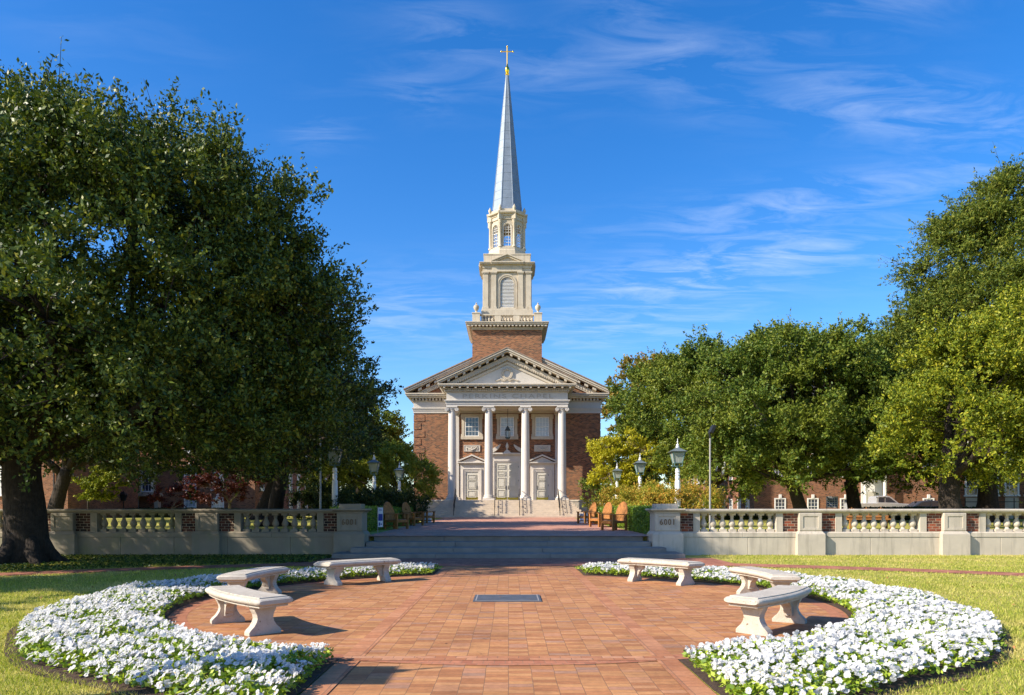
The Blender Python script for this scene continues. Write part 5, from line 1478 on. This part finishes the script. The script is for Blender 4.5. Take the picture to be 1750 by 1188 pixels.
tree('oak_tree', (20.3, 35.0, G0), 'yellow green oak standing close behind the right wall', [(2.2, 0, 6.0, 4.0, 4.4, 3.0), (-.7, -1, 4.2, 2.6, 3.0, 1.9), (4.8, -1, 8.4, 3.2, 3.6, 2.6), (6.5, 0, 5.8, 4, 4, 3.2), (4.2, 0, 9.4, 2.0, 2.6, 1.6), (.6, -2, 3.6, 2.6, 2.2, 1.4), (4.4, -2, 3.8, 2.6, 2.2, 1.5), (1.2, 0, 7.4, 1.8, 2.4, 1.5)], 6400, 32, .135, 'oak_leaf_yellow', trunk=(.50, 2.6), gap=.68, zmin=1.5, twigs=160, L=(.5, 1.1), clump=.85)
tree('cypress_tree', (29.6, 47, G0), 'tall feathery dark green conifer rising behind the yellow green oak at right', [(0, 0, 6, 6.4, 6, 3.4), (-.2, 0, 9.5, 5.2, 5.4, 3.0), (0, 0, 13, 4.5, 4.6, 2.8), (.6, 0, 16, 3.8, 3.8, 2.4), (1.4, 0, 18.8, 2.4, 2.6, 2.0), (-2.8, 0, 12.2, 2.8, 3.2, .9), (-1.9, 0, 15.4, 2.4, 2.4, .8), (-3.8, 0, 9.6, 2.4, 2.8, .9), (-3.8, 0, 7.6, 2.4, 2.8, 1.1), (-1.2, 0, 17.8, 2.0, 2, .7)], 10000, 40, .17, 'cypress_leaf', trunk=(.5, 10), gap=.62, asp=.36, L=(.9, 2.0), up=.22, flat=.7, twigs=160, droop=.06, clump=1.0)
tree('autumn_tree', (16.0, 88, .8), 'tall autumn tree with orange tinged leaves behind the chapel right side', [(0, 0, 12.6, 4.3, 4, 5), (-2.0, 0, 8.8, 2.8, 3, 4.4), (1.6, 0, 15.9, 3.0, 3, 2.4), (3.3, 0, 10, 4.3, 4, 5.5)], 2600, 24, .26, 'autumn_leaf', trunk=(.35, 5), gap=.6, twigs=80)
tree('small_yellow_tree', (8.3, 58.8, .76), 'small bright yellow green tree beside the right corner of the chapel', [(0, 0, 4.3, 1.5, 1.4, 1.5), (-1.1, -.2, 4.2, 1.0, 1.1, .9), (-.8, 0, 5.3, 1.05, 1.1, .8), (.7, 0, 5.7, 1.1, 1.1, .8), (-.7, -.3, 3.1, 1.15, 1.2, .8), (1.0, 0, 3.3, 1.4, 1.3, 1.2), (2.2, .4, 4.8, 1.4, 1.4, 1.4)], 1700, 22, .12, 'gold_leaf', bark='bark_pale', trunk=(.12, 1.9), L=(.3, .75), gap=.5, twigs=160, zmin=1.4, clump=.42)
tree('green_tree', (10.8, 62, .8), 'green tree between the yellow tree and the right row of oaks', [(0, 0, 5.6, 2.8, 2.4, 3.4), (.4, 0, 9.2, 2.5, 2.2, 2.6), (2.5, 0, 8, 2.6, 2.4, 3), (-2.1, 0, 2.0, 1.8, 1.6, 1.9), (-.8, -.5, 1.6, 2, 1.6, 1.6)], 2500, 24, .2, 'oak_leaf_green', trunk=(.2, 2.2), gap=.8, twigs=20)
tree('maple_tree', (-22.0, 60, .8), 'small dark red maple in front of the left hall', [(0, 0, 3.1, 2.0, 1.8, 1.3), (1.6, 0, 2.6, 1.4, 1.4, 1.0), (-1.5, 0, 2.3, 1.4, 1.4, 1.0), (.4, 0, 4.0, 1.2, 1.2, .8)], 900, 20, .15, 'maple_red', bark='bark_pale', trunk=(.13, 1.2), gap=.6, twigs=30, L=(.4, .9), flat=.6, clump=.5)
tree('maple_tree', (-27.5, 62, .8), 'low red maple under the left hall windows', [(0, 0, 1.6, 1.5, 1.3, .8), (1.3, 0, 1.3, 1.0, 1.0, .6)], 300, 20, .15, 'maple_red', bark='bark_pale', trunk=(.08, .7), gap=.8, twigs=10, L=(.3, .7), flat=.6, clump=.35)
tree('small_green_tree', (-30.4, 55, .8), 'slender yellow green young tree by the left hall corner', [(0, 0, 3.2, 1.1, 1.0, 1.1), (.9, 0, 1.9, 1.1, 1.0, .7), (-.3, 0, 4.4, .9, .9, .7), (1.6, 0, 2.8, 1.1, 1, .7)], 800, 22, .15, 'oak_leaf_yellow', trunk=(.08, 1.3), gap=.6, twigs=20, L=(.3, .7), flat=.6, clump=.4)
# far belt of trees behind the halls
def belt(n, x0, x1, y0, y1, name, label):
    Q = []
    for i in range(n):
        x, y = random.uniform(x0, x1), random.uniform(y0, y1)
        h = random.uniform(9, 15); r = random.uniform(3.5, 5.5)
        q, B, T = spray_crown([(x, y, h * .58, r, r, h * .42)], 420, 16, .5, gap=.9, L=(.8, 1.8))
        Q.append(q)
    o = soup(name, np.concatenate(Q), 4, M['oak_leaf_dark']); o['kind'] = 'stuff'; o['label'] = label; o['category'] = 'trees'
belt(24, -140, -12, 112, 150, 'distant_woods', 'far belt of dark trees beyond the left hall')
belt(28, 6, 140, 114, 150, 'distant_woods', 'far belt of dark trees beyond the right hall')
# the second pair of oaks out of view that shade the left lawn
tree('oak_tree', (-20.0, 10.2, 0), 'live oak on the left lawn outside the picture that shades the grass and path', [(0, 0, 7, 4.2, 2.2, 2.6), (2.6, 2.4, 6.4, 2.6, 1.4, 1.4), (-3, -2.2, 6, 2.4, 1.0, 1.2)], 1300, 26, .22, 'oak_leaf_dark', trunk=(.35, 3), gap=.3, zmin=3.0, twigs=20)

# shrubs and hedges
def shrub(x, y, z, rx, ry, rz, n, mat, label, name='shrub', leaf=.10, group=None, per=22, L=(.25, .7), up=.5):
    r = empty(name, (x, y, z), label, 'shrub', group)
    q, B, T = spray_crown([(0, 0, rz * .42, rx, ry, rz * .58), (rx * .35, -.1, rz * .45, rx * .6, ry * .7, rz * .5)], n, per, leaf, L=L, up=up, zmin=-.6, clump=.45)
    soup('foliage', q, 4, M[mat], r)
    m = MB()
    for i in range(7):
        a = random.uniform(0, 6.28); m.tube([(0, 0, -.1), (rx * .3 * math.cos(a), ry * .3 * math.sin(a), rz * .4), (rx * .6 * math.cos(a), ry * .6 * math.sin(a), rz * .75)], [.03, .02, .008], 5)
    me = bpy.data.meshes.new('stem'); me.from_pydata(m.v, [], m.f); me.materials.append(M['bark'])
    o = bpy.data.objects.new('stem', me); COL.objects.link(o); o.parent = r
GS = 'loose autumn shrubs behind the right hedge'
for x, y, rx, rz, lab in ((6.55, 44.5, 1.5, 1.75, 'green topped loose shrub nearest the chapel behind the right hedge'), (7.0, 39.5, 1.5, 1.75, 'orange tinged loose shrub in the middle behind the right hedge'), (7.3, 35.8, 1.4, 1.6, 'orange brown loose shrub at the foot of the nearest right lamp'),
                        (9.0, 37.4, 1.4, 1.8, 'golden loose shrub farthest right behind the right wall')):
    shrub(x, y, TER(y), rx, 1.5, rz, 950, 'spirea_leaf', lab, group=GS, leaf=.085)
GS = 'dark shrubs in shade behind the left hedge'
for x, y, rx, rz, lab in ((-6.6, 44.5, 1.5, 1.6, 'dark shaded shrub nearest the chapel behind the left hedge'), (-7.0, 39.5, 1.5, 1.6, 'dark shaded shrub in the middle behind the left hedge'), (-7.4, 35.0, 1.3, 1.3, 'dark shaded shrub at the foot of the left post with hidden lantern'), (-9.1, 38, 1.5, 1.7, 'dark shrub farthest left, between post and floodlight pole')):
    shrub(x, y, TER(y), rx, 1.5, rz, 750, 'oak_leaf_dark', lab, group=GS, leaf=.10)
def hedge(x0, x1, y0, y1, z0, h, n, label, mat='hedge_leaf', leaf=.06, group=None):
    r = empty('hedge', ((x0 + x1) / 2, (y0 + y1) / 2, z0), label, 'hedge', group)
    lx, ly = x1 - x0, y1 - y0
    A = np.array([lx * ly, 2 * lx * h, 2 * ly * h]); f = rng.choice(3, n, p=A / A.sum())
    u, v = rng.random(n), rng.random(n); s = rng.choice([0., 1.], n)
    C = np.empty((n, 3)); N_ = np.zeros((n, 3))
    C[:, 0] = np.where(f == 2, s * lx, u * lx); C[:, 1] = np.where(f == 1, s * ly, np.where(f == 2, u * ly, v * ly)); C[:, 2] = np.where(f == 0, h, v * h)
    N_[f == 0, 2] = 1; N_[f == 1, 1] = 2 * s[f == 1] - 1; N_[f == 2, 0] = 2 * s[f == 2] - 1
    C += N_ * rng.normal(-.03, .045, n)[:, None] + rng.normal(size=(n, 3)) * .02
    C[:, 0] -= lx / 2; C[:, 1] -= ly / 2
    D = unit(rng.normal(size=(n, 3)) + N_ * .6)
    soup('foliage', leaf_quads(C, D, leaf * rng.uniform(.7, 1.3, n), .6, unit(N_ + np.array([0, 0, .3])), .45), 4, M[mat], r)
    m = MB(); m.box(-lx / 2 + .14, lx / 2 - .14, -ly / 2 + .14, ly / 2 - .14, -.05, h - .14)
    me = bpy.data.meshes.new('inner_twigs'); me.from_pydata(m.v, [], m.f); me.materials.append(M['bark'])
    o = bpy.data.objects.new('inner_twigs', me); COL.objects.link(o); o.parent = r
hedge(5.05, 6.2, 27.2, 46.5, .64, .93, 60000, 'sunlit clipped green hedge behind the right armchairs')
hedge(-6.4, -5.45, 27.2, 46.5, .64, .93, 36000, 'shaded clipped green hedge behind the left armchairs')
hedge(12, 24, 53, 54.2, .78, .55, 14000, 'low dark clipped hedge across the lawn under the right oaks', 'oak_leaf_dark', .12)
hedge(-40, -24, 66.5, 68, .8, .7, 14000, 'low dark clipped hedge along the left hall', 'oak_leaf_dark', .14)
hedge(24.6, 33, 52, 53.4, .78, .8, 10000, 'dark clipped hedge in front of the far right hall', 'oak_leaf_dark', .12)

# ------------------------------------------------------------------ flower beds of white pansies
def in_bed(x, y, pad=0.0, rb=RB):
    r = np.hypot(x - CX, y - CY)
    return (r > RC + pad) & (r < rb - pad) & (np.abs(x) > PW + .14 + pad)
def rb_of(x, y): return RB + .42 * np.clip((3.5 - np.abs(x)) / 1.6, 0, 1) * (y < CY) + .05 * np.sin(5 * np.arctan2(y - CY, x - CX)) + .035 * np.sin(13 * np.arctan2(y - CY, x - CX))
for s in (-1, 1):
    vs, fs = [], []
    n = 90
    for i in range(n + 1):
        t = i / n
        for r in (RC, RC + .6, RB - .5, RB + .10):
            am = math.asin((PW + .025) / r)
            a = -PI / 2 + am + (PI - 2 * am) * t
            if r > RB:
                rr_ = float(rb_of(np.float64(s * r * math.cos(a)), np.float64(CY + r * math.sin(a)))) + .08
                vs.append((CX + s * rr_ * math.cos(a), CY + rr_ * math.sin(a), .010)); continue
            z = {0: .012, 1: .02, 2: .02, 3: .010}[[RC, RC + .6, RB - .5, RB + .10].index(r)]
            vs.append((CX + s * r * math.cos(a), CY + r * math.sin(a), z))
    for i in range(n):
        for j in range(3): fs.append((i * 4 + j, i * 4 + j + 1, (i + 1) * 4 + j + 1, (i + 1) * 4 + j))
    sheet('flower_bed_soil', (vs, fs), M['soil'])

def pansy_template(seed):
    """five ruffled petals; returns list of triangles fans as arrays (petals) and an eye"""
    r_ = np.random.default_rng(seed)
    tris = []
    for (ang, ln, wd, back) in ((70, .030, .026, -.004), (110, .030, .026, -.006), (5, .027, .025, 0), (175, .027, .025, .001), (-90, .034, .036, .003)):
        a = R(ang + r_.uniform(-8, 8)); d = np.array([math.cos(a), math.sin(a)]); q = np.array([-d[1], d[0]])
        pts = []
        for k in range(6):
            t = -1 + 2 * k / 5
            rad_ = ln * (.98 - .28 * abs(t) ** 2.2) * r_.uniform(.92, 1.08)
            p = d * rad_ * (1 - .22 * t * t) + q * wd * t * .78
            pts.append([p[0], p[1], back + r_.uniform(-.005, .008)])
        pts = [[0, 0, back + .001]] + pts
        for k in range(1, 6): tris.append((ang, pts[0], pts[k], pts[k + 1]))
    return np.array([[t[1], t[2], t[3]] for t in tris])      # (25,3,3)
TPL = [pansy_template(i) for i in range(5)]
EYE = np.array([[[.0045 * math.cos(2 * PI * k / 6), .0045 * math.sin(2 * PI * k / 6) - .003, .0065] for k in range(6)]])

def frames(n, side_bias):
    """random facing: up and towards sun and viewer"""
    N_ = unit(np.array([0, 0, .85]) + side_bias + rng.normal(size=(n, 3)) * .55)
    U_ = unit(np.cross(np.array([[0, 0, 1.0]]) + rng.normal(size=(n, 3)) * .25, N_))
    V_ = np.cross(N_, U_)
    return U_, V_, N_

hero_meshes = []
for k in range(5):
    mv, mf, mi = [], [], []
    for t in TPL[k]:
        b = len(mv); mv += [tuple(p) for p in t]; mf.append((b, b + 1, b + 2)); mi.append(0)
    b = len(mv); mv += [tuple(p) for p in EYE[0]]; mf.append(tuple(range(b, b + 6))); mi.append(1)
    # stalk
    b = len(mv)
    for z, dx in ((-.002, 0), (-.05, .006), (-.11, .02)):
        for q in range(3): mv.append((.0022 * math.cos(q * 2.09) + dx, .0022 * math.sin(q * 2.09) - dx, z))
    for j in range(2):
        for q in range(3): mf.append((b + j * 3 + q, b + j * 3 + (q + 1) % 3, b + (j + 1) * 3 + (q + 1) % 3, b + (j + 1) * 3 + q)); mi.append(2)
    me = bpy.data.meshes.new('white_pansy'); me.from_pydata(mv, [], mf)
    for mm_ in ('petal', 'pansy_eye', 'pansy_leaf'): me.materials.append(M[mm_])
    me.polygons.foreach_set('material_index', mi)
    hero_meshes.append(me)

sel_all = []
for s, nm in ((-1, 'left'), (1, 'right')):
    # clumped planting
    cand_x = rng.uniform(PW, RB + .2, 60000) * s; cand_y = rng.uniform(CY - RB - .55, CY + RB + .2, 60000)
    rb = rb_of(cand_x, cand_y)
    r = np.hypot(cand_x, cand_y - CY)
    ok = (r > RC + .08) & (r < rb - .03) & (np.abs(cand_x) > PW + .09)
    x, y, r, rb = cand_x[ok], cand_y[ok], r[ok], rb[ok]
    g = np.sin(x * 5.1 + 1) * np.sin(y * 4.7) + .7 * np.sin(x * 9.7 + 2) * np.sin(y * 11.3 + 1)
    keep = rng.random(len(x)) < np.clip(.50 + .42 * g, .07, 1)
    x, y, r, rb = x[keep], y[keep], r[keep], rb[keep]
    nf = min(len(x), 6700 if s > 0 else 6200); x, y, r, rb = x[:nf], y[:nf], r[:nf], rb[:nf]
    edge = np.clip(np.minimum(np.minimum(r - RC, rb - r), np.abs(x) - PW) / .35, 0, 1)
    hgt = .045 + edge ** .6 * .11 + .03 * np.sin(x * 3.1) * np.sin(y * 2.7)
    z = hgt + rng.uniform(-.02, .045, nf) + .03
    C = np.stack([x, y, z], 1)
    out = np.stack([x / r, (y - CY) / r, np.zeros(nf)], 1)
    bias = np.array([-.42, -.36, 0]) + out * .10
    U_, V_, N_ = frames(nf, bias)
    sc = rng.uniform(.74, 1.14, nf)
    dist = np.hypot(x, y)
    order = np.argsort(dist)
    hero = order[:150]
    # only those inside the picture
    vis = [i for i in order if abs(x[i] / y[i]) < .675 and (1.55 - z[i]) / y[i] < .243][:150]
    hero = np.array(vis)
    rest = np.setdiff1d(np.arange(nf), hero)
    lab = 'white pansy blossom with a yellow eye among those in front in the %s flower bed' % nm
    for i in hero:
        o = bpy.data.objects.new('white_pansy', hero_meshes[int(rng.integers(5))]); COL.objects.link(o)
        rot = Matrix((U_[i], V_[i], N_[i])).transposed().to_4x4()
        o.matrix_world = Matrix.Translation(C[i]) @ rot @ Matrix.Scale(float(sc[i]), 4)
        tag(o, lab, 'flower', 'white pansies in front in the %s bed' % nm)
    tp = rng.integers(0, 5, len(rest))
    V = []
    for k in range(5):
        ii = rest[tp == k]; T_ = TPL[k].reshape(-1, 3)
        W_ = C[ii][:, None, :] + sc[ii][:, None, None] * (T_[None, :, 0:1] * U_[ii][:, None, :] + T_[None, :, 1:2] * V_[ii][:, None, :] + T_[None, :, 2:3] * N_[ii][:, None, :])
        V.append(W_.reshape(-1, 3))
    V = np.concatenate(V)
    n3 = len(V) // 3
    o = soup('pansy_flowers', V, 3, M['petal']); tag(o, 'mass of white pansies filling the %s flower bed' % nm, 'flowers', None, 'stuff')
    # foliage
    fx = rng.uniform(PW, RB + .2, 130000) * s; fy = rng.uniform(CY - RB - .55, CY + RB + .2, 130000)
    rr = np.hypot(fx, fy - CY); rbf = rb_of(fx, fy)
    ok = (rr > RC + .05) & (rr < rbf - .06 + rng.normal(size=len(fx)) * .04) & (np.abs(fx) > PW + .06)
    fx, fy, rr, rbf = fx[ok], fy[ok], rr[ok], rbf[ok]
    nl = len(fx)
    edge = np.clip(np.minimum(np.minimum(rr - RC, rbf - rr), np.abs(fx) - PW) / .35, 0, 1)
    hz = .03 + (.03 + edge ** .6 * .11 + .03 * np.sin(fx * 3.1) * np.sin(fy * 2.7)) * rng.random(nl) ** .6
    D = unit(rng.normal(size=(nl, 3)) * np.array([1, 1, .5]) + np.array([0, 0, .35]))
    q = leaf_quads(np.stack([fx, fy, hz + .02], 1), D, rng.uniform(.035, .075, nl), .55, np.repeat(np.array([[0, 0, 1.0]]), nl, 0), .5)
    o = soup('pansy_foliage', q, 4, M['pansy_leaf']); tag(o, 'low green pansy leaves under the flowers of the %s bed' % nm, 'foliage', None, 'stuff')

# ------------------------------------------------------------------ grass blades on the near lawn, fallen leaves
def on_lawn(x, y):
    r = np.hypot(x - CX, y - CY)
    yp = np.where(np.abs(x) < 13, 21.9 - .029 * x * x, 21.9 - .029 * 169 - .55 * (np.abs(x) - 13))
    path = np.abs(y - yp) < .64
    apron = (np.abs(x) < 6.35) & (y > 20.2)
    return (r > rb_of(x, y) - .02) & (np.abs(x) > PW + .05) & ~path & ~apron & (y < 25.2)
Q = []
for (ya, yb, dens) in ((3.6, 5.4, 1200), (5.4, 8, 2100), (8, 11, 1150), (11, 16, 600), (16, 25.2, 290)):
    xm = yb * .70 + 4.2
    n = int(2 * xm * (yb - ya) * dens)
    x = rng.uniform(-xm, xm, n); y = rng.uniform(ya, yb, n)
    ok = on_lawn(x, y) & (np.abs(x) < y * .69 + 4.0 - 2.4 * rng.random(n) ** 2); x, y = x[ok], y[ok]; n = len(x)
    h = rng.uniform(.022, .048, n) * (1 + ya * .01); w = (.0028 + .00028 * ya) * rng.uniform(.8, 1.4, n)
    a = rng.uniform(0, 2 * PI, n); ld = rng.normal(size=(n, 2)) * .018
    P0 = np.stack([x - np.cos(a) * w, y - np.sin(a) * w, np.zeros(n)], 1); P1 = np.stack([x + np.cos(a) * w, y + np.sin(a) * w, np.zeros(n)], 1)
    P2 = np.stack([x + ld[:, 0], y + ld[:, 1], h], 1)
    Q.append(np.stack([P0, P1, P2], 1).reshape(-1, 3))
o = soup('grass', np.concatenate(Q), 3, M['grass_blade']); tag(o, 'short yellow green mown grass on the lawns round the beds', 'grass', None, 'stuff')
n = 1500
x = rng.uniform(-16, 16, n); y = rng.uniform(6, 25, n)
ok = on_lawn(x, y) & ((x < 0) | (rng.random(n) < .6)); x, y = x[ok], y[ok]; n = len(x)
q = leaf_quads(np.stack([x, y, rng.uniform(.025, .05, n)], 1), unit(rng.normal(size=(n, 3)) * np.array([1, 1, .3])), rng.uniform(.04, .09, n), .5, np.repeat(np.array([[0, 0, 1.0]]), n, 0), .7)
o = soup('fallen_leaves', q, 4, M['dry_leaf']); tag(o, 'dry brown leaves scattered on the grass', 'leaves', None, 'stuff')
# low ground cover in the shade at the foot of the big oak
n = 15000
x = rng.uniform(-17, -5.6, n); yp = 21.9 - .029 * x * x; y = yp + .7 + rng.random(n) * (24.9 - yp - .7)
q = leaf_quads(np.stack([x, y, rng.uniform(.015, .06, n)], 1), unit(rng.normal(size=(n, 3)) * np.array([1, 1, .3])), rng.uniform(.05, .09, n), .6, np.repeat(np.array([[0, 0, 1.0]]), n, 0), .5)
o = soup('ground_cover', q, 4, M['oak_leaf']); tag(o, 'dark low ground cover at the foot of the left wall', 'ground cover', None, 'stuff')

# a few leaves blown onto the brick court
n = 110
a_, r_ = rng.uniform(0, 2 * PI, n), RC * np.sqrt(rng.random(n))
x, y = r_ * np.cos(a_), CY + r_ * np.sin(a_)
q = leaf_quads(np.stack([x, y, np.full(n, .032)], 1), unit(rng.normal(size=(n, 3)) * np.array([1, 1, .12])), rng.uniform(.03, .065, n), .5, np.repeat(np.array([[0, 0, 1.0]]), n, 0), .85)
o = soup('fallen_leaves', q, 4, M['dry_leaf']); tag(o, 'few small dry leaves lying on the brick court', 'leaves', None, 'stuff')
